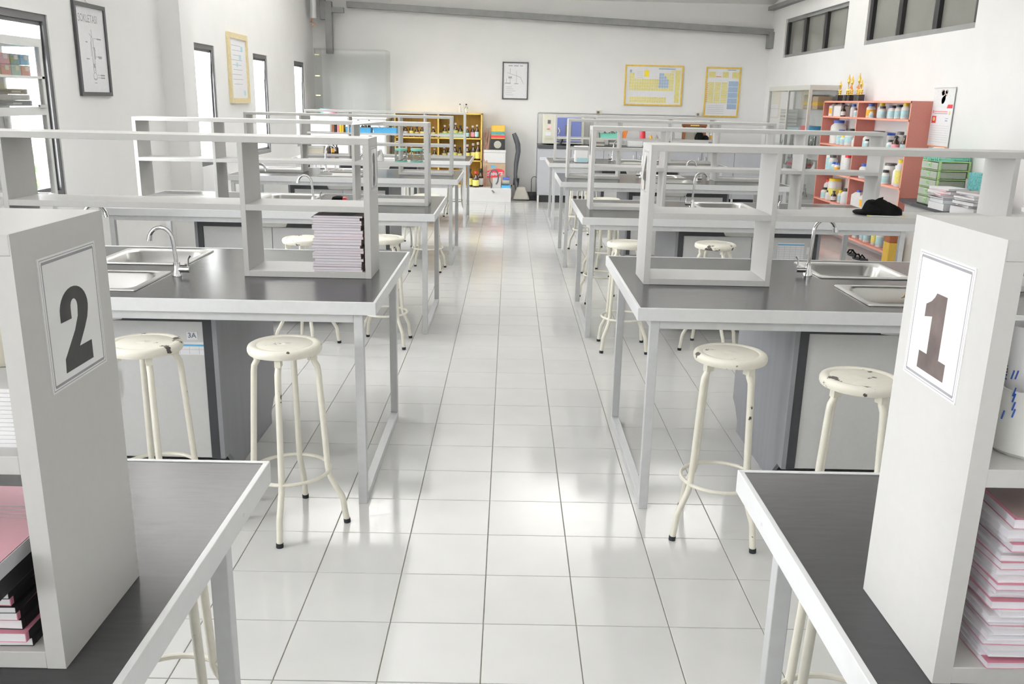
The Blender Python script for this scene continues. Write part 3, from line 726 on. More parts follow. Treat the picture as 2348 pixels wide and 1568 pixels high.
jar((-.632, y2+.10, zs), 'glass jar with mint green lid, nearer the aisle on rack six')
t = thing('squeezed_bottle', (-.90, y2+.10, zs), 'small white and brown packet standing beside the two jars', 'packet')
MB().lathe([(0, 0), (.024, 0), (.026, .03), (.018, .06), (.01, .085), (0, .088)], 16).build('packet_body', 'wplas', t); bx(-.02, .0, -.02, -.018, .03, .075).build('packet_print', 'gprint', t)
t = thing('paper_sheet', (-.96, y2+.02, ZT+.602), 'white paper sheet drooping over the top board of rack 6', 'paper', rz=.03)
m = MB(); m.add([(-.13, -.045, -.028), (.10, -.03, -.002), (.10, .06, .0), (-.11, .06, .0), (-.12, -.02, .001), (.10, -.022, .001)], [(0, 1, 5, 4), (4, 5, 2, 3)]); o = m.build('sheet', 'paper', t); o.modifiers.new('thick', 'SOLIDIFY').thickness = .0012

# ------------------------------------------------------------------ bottles
BM = {}
def bottle(style, loc, r, h, cap, lab, label, group, rz=0, capc=None):
    """thing = the body mesh; cap and paper label are its parts"""
    key = (style, round(r, 3), round(h, 3))
    if key not in BM:
        b = MB(); c = MB(); l = MB()
        if style == 'round':      # white reagent bottle
            nr = r*.62; ch = min(.028, h*.16); zs_ = h-ch
            b.lathe([(0, 0), (r*.95, 0), (r, .004), (r, zs_*.78), (r*.92, zs_*.86), (nr, zs_*.96), (nr*.9, zs_), (0, zs_)], 20)
            c.lathe([(0, zs_-.004), (nr*1.12, zs_-.004), (nr*1.12, h-.002), (nr*1.02, h), (0, h)], 20)
            l.lathe([(r*1.006, zs_*.14), (r*1.012, zs_*.15), (r*1.012, zs_*.66), (r*1.006, zs_*.67)], 20)
        elif style == 'jug':      # wide can with large lid
            nr = r*.80; zs_ = h-.024
            b.lathe([(0, 0), (r*.96, 0), (r, .005), (r, zs_*.86), (r*.95, zs_*.93), (nr, zs_), (0, zs_)], 24)
            c.lathe([(0, zs_-.003), (nr*1.1, zs_-.003), (nr*1.1, h-.003), (nr*1.04, h), (0, h)], 24)
            l.lathe([(r*1.005, zs_*.2), (r*1.01, zs_*.21), (r*1.01, zs_*.6), (r*1.005, zs_*.61)], 24)
        elif style == 'square':   # square-shouldered can
            k = r*.98
            b.hexa([(-k, -k, 0), (k, -k, 0), (k, k, 0), (-k, k, 0)], [(-k, -k, h*.74), (k, -k, h*.74), (k, k, h*.74), (-k, k, h*.74)])
            b.hexa([(-k, -k, h*.74), (k, -k, h*.74), (k, k, h*.74), (-k, k, h*.74)], [(-k*.5, -k*.5, h*.88), (k*.5, -k*.5, h*.88), (k*.5, k*.5, h*.88), (-k*.5, k*.5, h*.88)])
            c.lathe([(0, h*.87), (r*.42, h*.87), (r*.42, h-.002), (r*.38, h), (0, h)], 18)
            l.box(-k*1.01, -k*1.0, -k*.8, k*.8, h*.18, h*.58)
        elif style == 'narrow':   # laboratory bottle with a narrow neck
            nr = r*.36; zs_ = h*.86
            b.lathe([(0, 0), (r*.95, 0), (r, .004), (r, h*.52), (r*.86, h*.62), (nr*1.1, h*.74), (nr, h*.78), (nr, zs_), (0, zs_)], 18)
            c.lathe([(0, zs_-.003), (nr*1.3, zs_-.003), (nr*1.5, h*.94), (nr*1.3, h-.002), (0, h)], 16)
            l.lathe([(r*1.006, h*.10), (r*1.014, h*.11), (r*1.014, h*.46), (r*1.006, h*.47)], 18)
        BM[key] = (b, c, l, {})
    b, c, l, d = BM[key]
    def me(k, mbx, m):
        if (k, m) not in d: d[(k, m)] = mbx.mesh(k, m)
        return d[(k, m)]
    body = {'round': 'wplas', 'jug': 'wplas', 'square': 'wplas', 'narrow': 'amber'}[style] if capc is None else capc
    o = bpy.data.objects.new('bottle', me('bottle_body', b, body)); C.objects.link(o); o.location = loc; o.rotation_euler = (0, 0, rz)
    tag(o, label, 'bottle', group)
    p = bpy.data.objects.new('cap', me('cap', c, cap)); C.objects.link(p); p.parent = o
    if lab: p = bpy.data.objects.new('paper_label', me('paper_label', l, lab)); C.objects.link(p); p.parent = o
    return o
CAPN = {'bluecap': 'blue', 'yelcap': 'yellow', 'blackcap': 'black', 'greycap': 'grey', 'redcap': 'red', 'wplas': 'white', 'stopper': 'pale'}
LABN = {'tlabel': 'teal', 'wlabel': 'white', 'ylabel': 'yellow', 'olabel': 'orange', 'plabel': 'pink', None: 'no'}
def bottle_row(items, where, group, base):
    """items: (x, y, style, r, h, cap, label[, body])"""
    for k, it in enumerate(items):
        x, y, stl, r, h, cap, lab = it[:7]
        kind = {'round': 'white', 'jug': 'wide white', 'square': 'square white', 'narrow': 'brown glass'}[stl]
        lbl = '%s bottle, %s cap, %s from left %s' % (kind, CAPN[cap], ORD[k], where)
        bottle(stl, (x, y, base), r, h, cap, lab, lbl, group, 0.3*(k % 3), it[7] if len(it) > 7 else None)

# ------------------------------------------------------------------ right wall: salmon shelf case full of reagent bottles
PX0, PY0, PY1, PZ = 4.12, 7.0, 9.58, 1.71
t = thing('shelf_case', (PX0, PY0, 0), 'tall salmon pink open shelf case against the clerestory wall', 'shelf case')
for y in (0, PY1-PY0-.022): 
    bx(0, XR-PX0, y, y+.022, 0, PZ).build('side_panel', 'pinkmel', t)
    bx(-.0015, 0, y, y+.022, 0, PZ).build('edge_strip', 'pinkedge', t)
bx(.0, XR-PX0, 1.40, 1.42, .16, PZ-.02).build('divider', 'pinkmel', t); bx(-.0015, 0, 1.40, 1.42, .16, PZ-.02).build('edge_strip', 'pinkedge', t)
bx(XR-PX0-.012, XR-PX0-.006, .022, PY1-PY0-.022, .14, PZ-.02).build('back_panel', 'whitemel', t)
SH = [.14, .485, .835, 1.185, 1.525]
for z in SH+[PZ]:
    bx(0, XR-PX0-.012, .022, PY1-PY0-.022, z-.02, z).build('shelf_board', 'pinkmel', t); bx(-.0015, 0, .0, PY1-PY0, z-.02, z).build('edge_strip', 'pinkedge', t)
g_ = 'reagent bottles in the salmon shelf case'
W_, T_ = 'wlabel', 'tlabel'
rows = [
 (SH[4], 'on the top shelf in salmon case', [(4.22, 9.42, 'square', .062, .165, 'blackcap', 'olabel'), (4.23, 9.22, 'square', .068, .165, 'blackcap', 'wlabel'), (4.19, 9.05, 'narrow', .03, .13, 'blackcap', W_), (4.22, 8.80, 'round', .038, .15, 'bluecap', W_), (4.26, 8.66, 'round', .04, .16, 'yelcap', W_), (4.18, 8.60, 'round', .03, .10, 'blackcap', T_),
   (4.22, 8.27, 'round', .05, .158, 'bluecap', 'olabel'), (4.18, 8.14, 'round', .028, .07, 'wplas', T_), (4.24, 8.02, 'round', .045, .165, 'yelcap', W_), (4.2, 7.89, 'round', .042, .13, 'blackcap', T_), (4.24, 7.76, 'round', .036, .14, 'bluecap', T_), (4.21, 7.65, 'round', .042, .14, 'blackcap', T_), (4.23, 7.53, 'round', .045, .15, 'blackcap', T_), (4.24, 7.40, 'round', .04, .148, 'greycap', W_), (4.2, 7.30, 'round', .046, .165, 'yelcap', T_), (4.24, 7.17, 'round', .042, .15, 'blackcap', W_)]),
 (SH[3], 'on the second shelf in salmon case', [(4.23, 9.26, 'round', .095, .29, 'bluecap', None), (4.19, 9.02, 'round', .055, .18, 'bluecap', T_), (4.18, 8.90, 'round', .045, .12, 'yelcap', T_), (4.22, 8.75, 'jug', .085, .20, 'blackcap', T_), (4.18, 8.55, 'round', .03, .10, 'wplas', W_),
   (4.22, 8.27, 'round', .05, .16, 'greycap', T_), (4.18, 8.17, 'round', .03, .10, 'blackcap', T_), (4.23, 8.0, 'jug', .08, .20, 'greycap', W_), (4.22, 7.72, 'jug', .09, .19, 'bluecap', W_), (4.18, 7.52, 'round', .04, .12, 'blackcap', T_), (4.24, 7.44, 'round', .05, .21, 'greycap', W_), (4.18, 7.40, 'narrow', .04, .17, 'blackcap', 'plabel'), (4.22, 7.27, 'narrow', .042, .18, 'blackcap', T_), (4.24, 7.10, 'round', .04, .17, 'blackcap', W_)]),
 (SH[2], 'on the middle shelf in salmon case', [(4.24, 9.40, 'round', .07, .28, 'wplas', T_), (4.2, 9.24, 'round', .06, .21, 'greycap', T_), (4.17, 9.10, 'round', .034, .13, 'bluecap', T_), (4.17, 8.99, 'round', .034, .13, 'bluecap', 'olabel'), (4.25, 8.93, 'jug', .06, .26, 'bluecap', W_), (4.2, 8.73, 'round', .055, .24, 'redcap', W_), (4.22, 8.55, 'round', .045, .17, 'blackcap', W_),
   (4.22, 8.24, 'round', .06, .17, 'bluecap', T_), (4.23, 8.08, 'round', .055, .16, 'greycap', W_), (4.2, 7.95, 'round', .045, .15, 'blackcap', T_), (4.24, 7.58, 'jug', .07, .22, 'greycap', W_), (4.17, 7.52, 'round', .045, .15, 'blackcap', T_), (4.23, 7.36, 'round', .05, .21, 'wplas', W_), (4.19, 7.20, 'round', .055, .28, 'yelcap', 'ylabel')]),
 (SH[1], 'on the fourth shelf in salmon case', [(4.24, 9.40, 'round', .06, .24, 'redcap', W_), (4.17, 9.33, 'round', .045, .14, 'blackcap', T_), (4.23, 9.16, 'jug', .085, .27, 'yelcap', 'ylabel'), (4.17, 9.16, 'round', .045, .12, 'blackcap', W_), (4.17, 8.99, 'narrow', .034, .13, 'blackcap', W_), (4.2, 8.84, 'round', .035, .15, 'yelcap', T_), (4.2, 8.66, 'round', .06, .19, 'blackcap', W_), (4.23, 8.56, 'round', .05, .2, 'bluecap', T_),
   (4.2, 8.27, 'square', .06, .21, 'bluecap', W_), (4.22, 8.08, 'square', .062, .20, 'bluecap', 'olabel'), (4.22, 7.62, 'jug', .06, .12, 'redcap', 'plabel'), (4.2, 7.30, 'round', .04, .11, 'bluecap', W_), (4.22, 7.18, 'round', .045, .15, 'redcap', 'ylabel')]),
 (SH[0], 'on the lowest shelf in salmon case', [(4.2, 8.62, 'round', .05, .16, 'wplas', W_), (4.2, 8.2, 'round', .045, .2, 'wplas', T_), (4.22, 8.02, 'round', .05, .18, 'bluecap', T_), (4.2, 7.85, 'round', .05, .22, 'wplas', T_), (4.22, 7.68, 'round', .05, .22, 'wplas', 'ylabel'), (4.2, 7.5, 'round', .05, .2, 'wplas', T_), (4.2, 7.3, 'round', .045, .16, 'wplas', T_)])]
for base, where, its in rows: bottle_row(its, where, g_, base)
# trophies on top
def trophy(x, y, k, H, fig, label):
    t = thing('trophy', (x, y, PZ), label, 'trophy', 'trophies on the salmon case')
    bx(-.035, .035, -.04, .04, 0, .075).build('plinth_block', 'blackcap', t, bev=.002)
    for dy in (-.026, .026): MB().lathe([(.012, .075), (.008, .085), (.014, .10), (.009, .112), (.015, .125), (.005, .14), (0, .142)], 10, (0, dy, 0)).build('gold_column', 'gold', t)
    MB().lathe([(.010, .075), (.006, .10), (.005, H*.6), (.016, H*.68), (.020, H*.80), (.012, H*.84), (.003, H), (0, H)], 12).build('cup', 'gold', t)
    if fig: MB().tube([(0, -.03, .13), (-.01, -.012, .16), (0, .012, .175), (-.01, .034, .155)], [.008, .014, .014, .006], 8).build('red_ribbon', 'rust', t)
trophy(4.22, 9.33, 0, .245, False, 'gold trophy on a black block, first from the left on the salmon case')
trophy(4.25, 9.14, 1, .325, False, 'tall gold trophy, second from the left on the salmon case')
trophy(4.23, 8.97, 2, .30, True, 'gold trophy with orange ribbon, third from the left on the salmon case')
trophy(4.25, 8.80, 3, .33, True, 'tall gold trophy with orange ribbon, fourth on the salmon case')
trophy(4.22, 8.64, 4, .245, False, 'gold trophy at the near end of the row on the salmon case')
# glass display cabinet beyond it
GX, GY0, GY1, GZ = 3.94, 9.64, 11.5, 1.895
t = thing('display_cabinet', (GX, GY0, 0), 'pale aluminium framed glass display cabinet beside the salmon shelf case', 'cabinet')
D = XR-GX; L = GY1-GY0; q = .035
for x in (0, D-q):
    for y in (0, L-q): bx(x, x+q, y, y+q, 0, GZ).build('post', 'alu', t)
bx(.005, .03, L*.5-.02, L*.5+.02, .1, GZ-.05).build('post', 'alu', t)
for z in (.06, GZ-.05):
    for x in (0, D-q): bx(x, x+q, q, L-q, z, z+.05).build('rail', 'alu', t)
    for y in (0, L-q): bx(q, D-q, y, y+q, z, z+.05).build('rail', 'alu', t)
bx(0, D, 0, L, GZ, GZ+.012).build('top_panel', 'alu', t); bx(D-.01, D-.004, q, L-q, .1, GZ-.05).build('back_panel', 'wplas', t); bx(0.01, D-.012, .01, L-.01, .05, .062).build('base_panel', 'alu', t)
GS = [.44, .80, 1.10, 1.30, 1.60]
for z in GS: bx(.02, D-.012, .012, L-.012, z-.01, z).build('glass_shelf', 'cabglass', t)
bx(.012, .016, q, L*.5+.02, .11, GZ-.05).build('sliding_door', 'cabglass', t); bx(.022, .026, L*.5-.02, L-q, .11, GZ-.05).build('sliding_door', 'cabglass', t)
bx(q, D-q, .012, .016, .11, GZ-.05).build('side_glass', 'cabglass', t)
def box_thing(name, x0, x1, y0, y1, z0, z1, m, label, cat, group=None, lid=None, rz=0, strip=None):
    t = thing(name, ((x0+x1)/2, (y0+y1)/2, z0), label, cat, group, rz); a, b, h = (x1-x0)/2, (y1-y0)/2, z1-z0
    bx(-a, a, -b, b, 0, h*.8 if lid else h).build('box_body', m, t, bev=min(a, b, h)*.08)
    if lid: bx(-a*1.02, a*1.02, -b*1.02, b*1.02, h*.8, h).build('lid', lid, t, bev=min(a, b, h)*.05)
    if strip: bx(-a*1.004, a*1.004, -b*1.004, b*1.004, h*.3, h*.55).build('printed_band', strip, t)
    return t
for k in range(6):
    z = GS[3]+.0+k*.048; m = bx(4.08, 4.26, 11.05-.004*k, 11.33+.005*(k % 2), z, z+.046).build('folded_cloth', 'wplas', bev=.015)
    tag(m, 'white folded cloth, %s from the bottom in the glass display cabinet' % ORD[k], 'cloth', 'folded cloths in the display cabinet')
box_thing('brown_box', 4.1, 4.28, 10.0, 10.36, GS[4], GS[4]+.19, 'gprint', 'brown printed box on the upper shelf of the glass display cabinet', 'box', strip='gold')
box_thing('book_case', 4.08, 4.25, 9.7, 9.92, GS[4], GS[4]+.17, 'card', 'tan striped box by the near glass of the display cabinet', 'box', strip='cardy')
box_thing('red_box', 4.05, 4.2, 9.98, 10.22, GS[3], GS[3]+.085, 'red', 'red box in the glass display cabinet', 'box', lid='redcap')
box_thing('blue_box', 4.05, 4.2, 9.82, 9.96, GS[3], GS[3]+.085, 'skyblue', 'sky blue box beside the red box in the display cabinet', 'box', lid='skyblue')
box_thing('teal_box', 4.05, 4.25, 10.3, 10.95, GS[3], GS[3]+.05, 'tlabel', 'pale teal flat tray in the glass display cabinet', 'tray')
def glassware(name, loc, r, h, label, group, flask=False, m='jarglass'):
    t = MB()
    if flask: t.lathe([(0, 0), (r, 0), (r, .005), (r*.35, h*.62), (r*.35, h*.95), (r*.42, h), (r*.3, h), (r*.27, h*.62), (r*.9, .006)], 16)
    else: t.lathe([(0, 0), (r*.95, 0), (r, .004), (r, h), (r*.94, h), (r*.92, .006), (0, .005)], 16)
    o = t.build(name, m); o.location = loc; return tag(o, label, 'glassware', group)
k = 0
for (zz, y) in [(GS[2], 9.85), (GS[2], 9.97), (GS[2], 10.09), (GS[2], 10.21), (GS[2], 10.33), (GS[2], 10.8), (GS[2], 11.05), (GS[2], 11.25), (GS[1], 9.9), (GS[1], 10.05), (GS[1], 10.9), (GS[1], 11.1), (GS[0], 9.9), (GS[0], 10.2), (GS[0], 10.6)]:
    nm = {GS[2]: 'third', GS[1]: 'fourth', GS[0]: 'lowest'}[zz]
    glassware('beaker' if k % 2 else 'flask', (4.10+.05*(k % 3), y, zz), .045+.008*(k % 3), .12+.03*(k % 2), 'clear %s on the %s shelf of the display cabinet, %s from near end' % ('beaker' if k % 2 else 'flask', nm, ORD[k % 8 if zz == GS[2] else k-8 if k < 12 else k-12]), 'glassware in the display cabinet', k % 2 == 0, 'wplas' if k % 5 == 3 else 'jarglass'); k += 1
box_thing('dark_box', 4.05, 4.25, 10.2, 10.65, GS[1], GS[1]+.12, 'gprint', 'dark mottled box on the fourth shelf of the display cabinet', 'box', strip='red')
# wall calendar
t = thing('calendar', (XR-.012, 6.79, 1.27), 'long wall calendar with photo of two people above the desk', 'calendar')
def wallP(dy, z, dx=0): return (dx, dy, z)
O = Vector((0, .218, 0)); U = Vector((0, -1, 0)); V = Vector((0, 0, 1)); N = Vector((-1, 0, 0))
m = MB(); m.prism([(0, 0), (.436, 0), (.436, .57), (0, .57)], O, U, V, (-.004, 0, 0)); m.build('calendar_sheet', 'paper', t)
O2 = O+N*.004; m = MB(); e = N*.0006
m.prism([(0.01, .375), (.426, .375), (.426, .565), (.01, .565)], O2, U, V, e, 0)
O3 = O2+e
def oval(mbx, cx, cz, a, b, mm, n=14): mbx.prism([(cx+a*math.cos(2*PI*k/n), cz+b*math.sin(2*PI*k/n)) for k in range(n)], O3, U, V, e*.5, mm)
oval(m, .19, .47, .07, .06, 1); oval(m, .26, .45, .08, .05, 1); oval(m, .20, .52, .03, .026, 2); oval(m, .26, .515, .028, .026, 2); oval(m, .19, .535, .035, .02, 3); oval(m, .27, .532, .03, .02, 3)
m.prism([(.31, .375), (.426, .375), (.426, .41), (.33, .41)], O3, U, V, e*.5, 4)
m.prism([(0, 0), (.436, 0), (.436, .012), (0, .012)], O2, U, V, e, 5)
m.prism([(.07, .335), (.34, .335), (.34, .348), (.07, .348)], O2, U, V, e, 6); m.prism([(.07, .32), (.34, .32), (.34, .326), (.07, .326)], O2, U, V, e, 7)
oval(m, .045, .34, .018, .018, 6); oval(m, .385, .33, .014, .02, 8)
m.prism([(.03, .23), (.12, .23), (.12, .30), (.03, .30)], O2, U, V, e, 4); oval(m, .075, .27, .025, .02, 8)
for k in range(8): m.prism([(.03, .05+.022*k), (.40, .05+.022*k), (.40, .0512+.022*k), (.03, .0512+.022*k)], O2, U, V, e, 7)
m.prism([(.31, .275), (.37, .275), (.37, .28), (.31, .28)], O2, U, V, e, 7); m.prism([(.31, .25), (.36, .25), (.36, .262), (.31, .262)], O2, U, V, e, 9)
m.build('calendar_print', ['wlabel', 'paper', 'skin', 'gprint', 'red', 'oprint', 'plabel', 'inkgrey', 'yprint', 'bprint'], t)
MB().tube([(-.003, -.22, .57), (-.003, .22, .57)], .006, 6).build('hanging_strip', 'steel', t)
# desk with rounded front
DZ = .75
pts = [(4.06, 6.85), (4.02, 6.7), (3.985, 6.4), (3.975, 6.0), (3.96, 5.5), (3.93, 5.0), (3.90, 4.4), (3.90, 3.9), (XR-.001, 3.9), (XR-.001, 6.85)]
t = thing('desk', (0, 0, 0), 'grey-topped desk with curved front under the wall calendar', 'desk')
MB().prism(pts, (0, 0, DZ-.03), (1, 0, 0), (0, 1, 0), (0, 0, .03)).build('desk_top', 'charcoal', t, bev=.003)
MB().prism([(p[0]+.04 if p[0] < 4.3 else p[0], min(max(p[1], 3.95), 6.8)) for p in pts], (0, 0, 0), (1, 0, 0), (0, 1, 0), (0, 0, DZ-.03)).build('front_panel', 'door', t)
# green drawer tower
t = thing('drawer_tower', (4.03, 6.06, DZ), 'lime green plastic drawer tower with five drawers on the desk', 'drawer unit')
bx(.012, .30, 0, .36, 0, .006).build('frame', 'lime', t)
H = .41; n = 5
for y in (0, .345):
    for x in (.012, .285): bx(x, x+.015, y, y+.015, .006, H).build('corner_post', 'lime', t)
for k in range(n+1):
    z = k*H/n; bx(.012, .30, 0, .36, z, z+.008).build('tier_frame', 'lime', t)
for k in range(n):
    z = k*H/n+.012; d = MB(); d.box(0, .28, .018, .342, z, z+H/n-.018); d = d.build('drawer', 'frost', t, bev=.004)
    bx(-.004, 0, .15, .21, z+.022, z+.058).build('drawer_tab', 'lime', d); bx(-.007, -.004, .165, .195, z+.03, z+.05).build('drawer_knob', 'sage', d)
t = thing('basket', (4.17, 6.22, DZ+.418), 'mint green plastic basket on top of the green drawer tower', 'basket')
m = MB(); a, b, h = .15, .17, .085
m.box(-a*.9, a*.9, -b*.9, b*.9, 0, .004)
for k in range(4):
    z = .012+k*.02; f = .9+.1*z/h
    m.box(-a*f, -a*f+.004, -b*f, b*f, z, z+.012); m.box(a*f-.004, a*f, -b*f, b*f, z, z+.012); m.box(-a*f, a*f, -b*f, -b*f+.004, z, z+.012); m.box(-a*f, a*f, b*f-.004, b*f, z, z+.012)
for k in range(9):
    for sx_ in (-1, 1): m.box(sx_*a*.95-.003, sx_*a*.95+.003, -b*.9+k*b*.225-.004, -b*.9+k*b*.225+.004, 0, h)
m.build('basket_body', 'mint', t)
m = MB(); m.box(-a*1.04, -a*.97, -b*1.04, b*1.04, h-.008, h); m.box(a*.97, a*1.04, -b*1.04, b*1.04, h-.008, h); m.box(-a*.97, a*.97, -b*1.04, -b*.97, h-.008, h); m.box(-a*.97, a*.97, b*.97, b*1.04, h-.008, h); m.build('rim', 'mint', t)
t = thing('white_bowl', (4.12, 6.29, DZ+.43), 'white bowl turned over in the mint basket', 'bowl')
MB().lathe([(.085, 0), (.083, .03), (.065, .09), (.04, .108), (0, .11)], 24).build('bowl_shell', 'wplas', t)
box_thing('green_sponge', 4.2, 4.27, 6.1, 6.2, DZ+.43, DZ+.505, 'sage', 'green sponge pad in the mint basket', 'sponge')
# papers and books on the desk
def pile(y, x0, x1, dy, zs_, n, hs, ms, where, grp):
    z = zs_; rn = random.Random(int(y*100))
    for k in range(n):
        h = hs[k % len(hs)]; o = thing('book', ((x0+x1)/2+rn.uniform(-.02, .02), y+rn.uniform(-.02, .02), z), '%s book or folder from the bottom of the %s' % (ORD[k].capitalize(), where), 'book', grp, rn.uniform(-.25, .25))
        o['label'] = '%s folder from the bottom of the %s' % (ORD[k], where)
        a, b = (x1-x0)/2, dy/2
        bx(-a, a, -b, b, .001, h-.001).build('page_block', 'paper', o); m = MB(); m.box(-a-.002, a+.002, -b-.002, b+.002, h-.0015, h); m.box(-a-.002, a+.002, -b-.002, b+.002, 0, .0015); m.build('cover', ms[k % len(ms)], o)
        z += h+.0005
    return z
zt_ = pile(5.90, 3.99, 4.19, .30, DZ, 8, [.06, .035, .014, .02, .016, .022, .012, .016], ['paper', 'bprint', 'blackbook', 'paper', 'plabel', 'paper', 'plabel', 'paper'], 'white paper pile beside the drawer tower', 'papers beside the drawer tower')
zt_ = pile(5.45, 4.0, 4.2, .30, DZ, 7, [.07, .02, .03, .018, .02, .016, .02], ['gprint', 'paper', 'blackbook', 'paper', 'gprint', 'paper', 'gprint'], 'folder pile in the middle of the desk', 'folders in the middle of the desk')
pile(4.35, 3.98, 4.2, .32, DZ, 9, [.03, .02, .04, .03, .025], ['paper', 'bprint', 'blackbook', 'paper', 'gprint'], 'book pile at the near end of the desk', 'books at the near end of the desk')
box_thing('pink_folder', 3.98, 4.22, 4.22, 4.5, DZ+.27, DZ+.33, 'pinkp', 'pink folder on the book pile at the near end of the desk', 'folder')
box_thing('yellow_box', 4.05, 4.25, 4.3, 4.5, DZ+.335, DZ+.46, 'yelcap', 'yellow box on the book pile at the near end of the desk', 'box')
box_thing('patterned_box', 4.22, 4.31, 5.60, 5.86, DZ, DZ+.34, 'tprint', 'teal patterned box file standing against the wall on the desk', 'box file', strip='bluegrey')
box_thing('red_binder', 4.20, 4.33, 5.49, 5.54, DZ+.0, DZ+.40, 'redcap', 'red binder standing against the wall behind the folder pile', 'binder', rz=.12)
box_thing('brown_book', 4.24, 4.32, 5.90, 5.94, DZ, DZ+.28, 'gprint', 'brown book standing against the wall behind the white paper pile', 'book')
box_thing('carton', 3.865, 3.985, 6.50, 6.64, 0, .42, 'cardy', 'yellow cardboard carton on the floor beside the salmon case', 'carton', lid='wood')
for k in (0, 1):
    t = thing('sandal', (3.98+.02*k, 7.45+.30*k, 0), 'black sandal on the floor by the salmon case, %s the carton' % ('nearer' if k == 0 else 'farther from'), 'sandal', rz=.4-.5*k)
    MB().lathe([(0, 0), (.05, 0), (.052, .012), (.048, .022), (0, .022)], 18, M=Matrix.Diagonal((.8, 2.2, 1, 1))).build('sole', 'rubber', t)
    MB().tube([(-.04, .04, .02), (-.02, .05, .055), (.02, .05, .055), (.04, .04, .02)], .009, 8).build('strap', 'blackcloth', t); MB().tube([(-.04, -.03, .02), (0, -.02, .06), (.04, -.03, .02)], .008, 8).build('strap', 'blackcloth', t)

# ------------------------------------------------------------------ framed charts
def frame(name, O, U, N, wd, hh, fw_, m, label, mount=None, thick=.022):
    """O: lower left corner on the wall as seen from the room"""
    O, U, N = Vector(O), Vector(U), Vector(N); V = Vector((0, 0, 1))
    t = thing(name, O, label, 'picture'); Z0 = Vector((0, 0, 0))
    for poly in ([(0, 0), (wd, 0), (wd-fw_, fw_), (fw_, fw_)], [(0, hh), (fw_, hh-fw_), (wd-fw_, hh-fw_), (wd, hh)], [(0, 0), (fw_, fw_), (fw_, hh-fw_), (0, hh)], [(wd, 0), (wd, hh), (wd-fw_, hh-fw_), (wd-fw_, fw_)]):
        MB().prism(poly, Z0, U, V, N*thick).build('frame_bar', m, t)
    MB().prism([(fw_, fw_), (wd-fw_, fw_), (wd-fw_, hh-fw_), (fw_, hh-fw_)], Z0, U, V, N*(thick*.45)).build('backing_sheet', mount or 'paper', t)
    p = N*(thick*.45)
    pr = MB(); pr.O, pr.U, pr.V, pr.N = p, U, V, N*.0008
    return t, pr
def R_(pr, x0, y0, x1, y1, m): pr.prism([(x0, y0), (x1, y0), (x1, y1), (x0, y1)], pr.O, pr.U, pr.V, pr.N, m)
def L_(pr, x0, y0, x1, y1, wd, m=0): pr.line(x0, y0, x1, y1, wd, pr.O, pr.U, pr.V, pr.N, m)
# extraction apparatus chart on the left wall
t, p = frame('framed_chart', (XL+.001, 4.80, 1.595), (0, 1, 0), (1, 0, 0), .53, .69, .03, 'blackframe', 'black framed chart titled SOKLETASI on the window wall')
add_text(p, 'SOKLETASI', .082, p.O+p.U*.23+p.V*.575+Vector((.001, 0, 0)), p.U, p.V, sx=.80)
for x in (.255, .285): L_(p, x, .18, x, .44, .006)
L_(p, .27, .44, .265, .50, .004); L_(p, .24, .30, .24, .41, .004); L_(p, .30, .28, .30, .37, .010); L_(p, .255, .25, .285, .21, .008); L_(p, .285, .25, .255, .21, .006)
for k in range(12):
    a = 2*PI*k/12; b = 2*PI*(k+1)/12; L_(p, .27+.03*math.cos(a), .15+.028*math.sin(a), .27+.03*math.cos(b), .15+.028*math.sin(b), .004)
L_(p, .25, .10, .29, .10, .005); L_(p, .24, .13, .30, .13, .004); L_(p, .27, .44, .23, .47, .004); L_(p, .27, .37, .31, .345, .004)
for (x0, y, x1) in ((.30, .435, .35), (.30, .30, .34), (.31, .16, .36), (.31, .14, .36)): L_(p, x0, y, x1, y, .003); R_(p, x1+.005, y-.006, x1+.075, y+.004, 0)
R_(p, .15, .275, .20, .283, 0); R_(p, .16, .40, .19, .408, 0); R_(p, .36, .285, .41, .293, 0)
p.build('printed_chart', 'inkgrey', t)
# chart in a pale gold frame farther along the same wall
t, p = frame('framed_chart', (XL+.001, 8.50, 1.53), (0, 1, 0), (1, 0, 0), .76, .80, .06, 'palegold', 'pale gold framed chart between the window and the far windows', thick=.03)
for k in range(9): R_(p, .12+.03*(k % 3), .66-.055*k, .50+.04*(k % 2), .664-.055*k, 0)
for q in ((.42, .50, .50, .56), (.30, .42, .36, .47), (.50, .60, .58, .66), (.55, .09, .62, .15)): R_(p, *q, 1)
p.build('printed_chart', ['inkgrey', 'tlabel'], t)
# distillation chart in the middle of the back wall
t, p = frame('framed_chart', (-.091, YB-.001, 1.65), (1, 0, 0), (0, -1, 0), .432, .602, .018, 'blackframe', 'black framed apparatus chart in the middle of the back wall')
for k, (x0, x1) in enumerate(((.10, .17), (.19, .27), (.29, .34))): R_(p, x0, .535, x1, .548, 0)
L_(p, .13, .50, .13, .42, .006); L_(p, .08, .43, .30, .36, .005); L_(p, .30, .36, .34, .28, .006); R_(p, .10, .34, .16, .37, 0); L_(p, .07, .34, .07, .27, .004); L_(p, .13, .34, .13, .27, .004)
R_(p, .04, .255, .14, .268, 0); R_(p, .20, .25, .27, .26, 0); L_(p, .235, .25, .235, .46, .004); L_(p, .34, .28, .36, .25, .004)
for k in range(5): R_(p, .06, .20-.032*k, .16+.03*(k % 3), .204-.032*k, 0)
p.build('printed_chart', 'inkgrey', t)
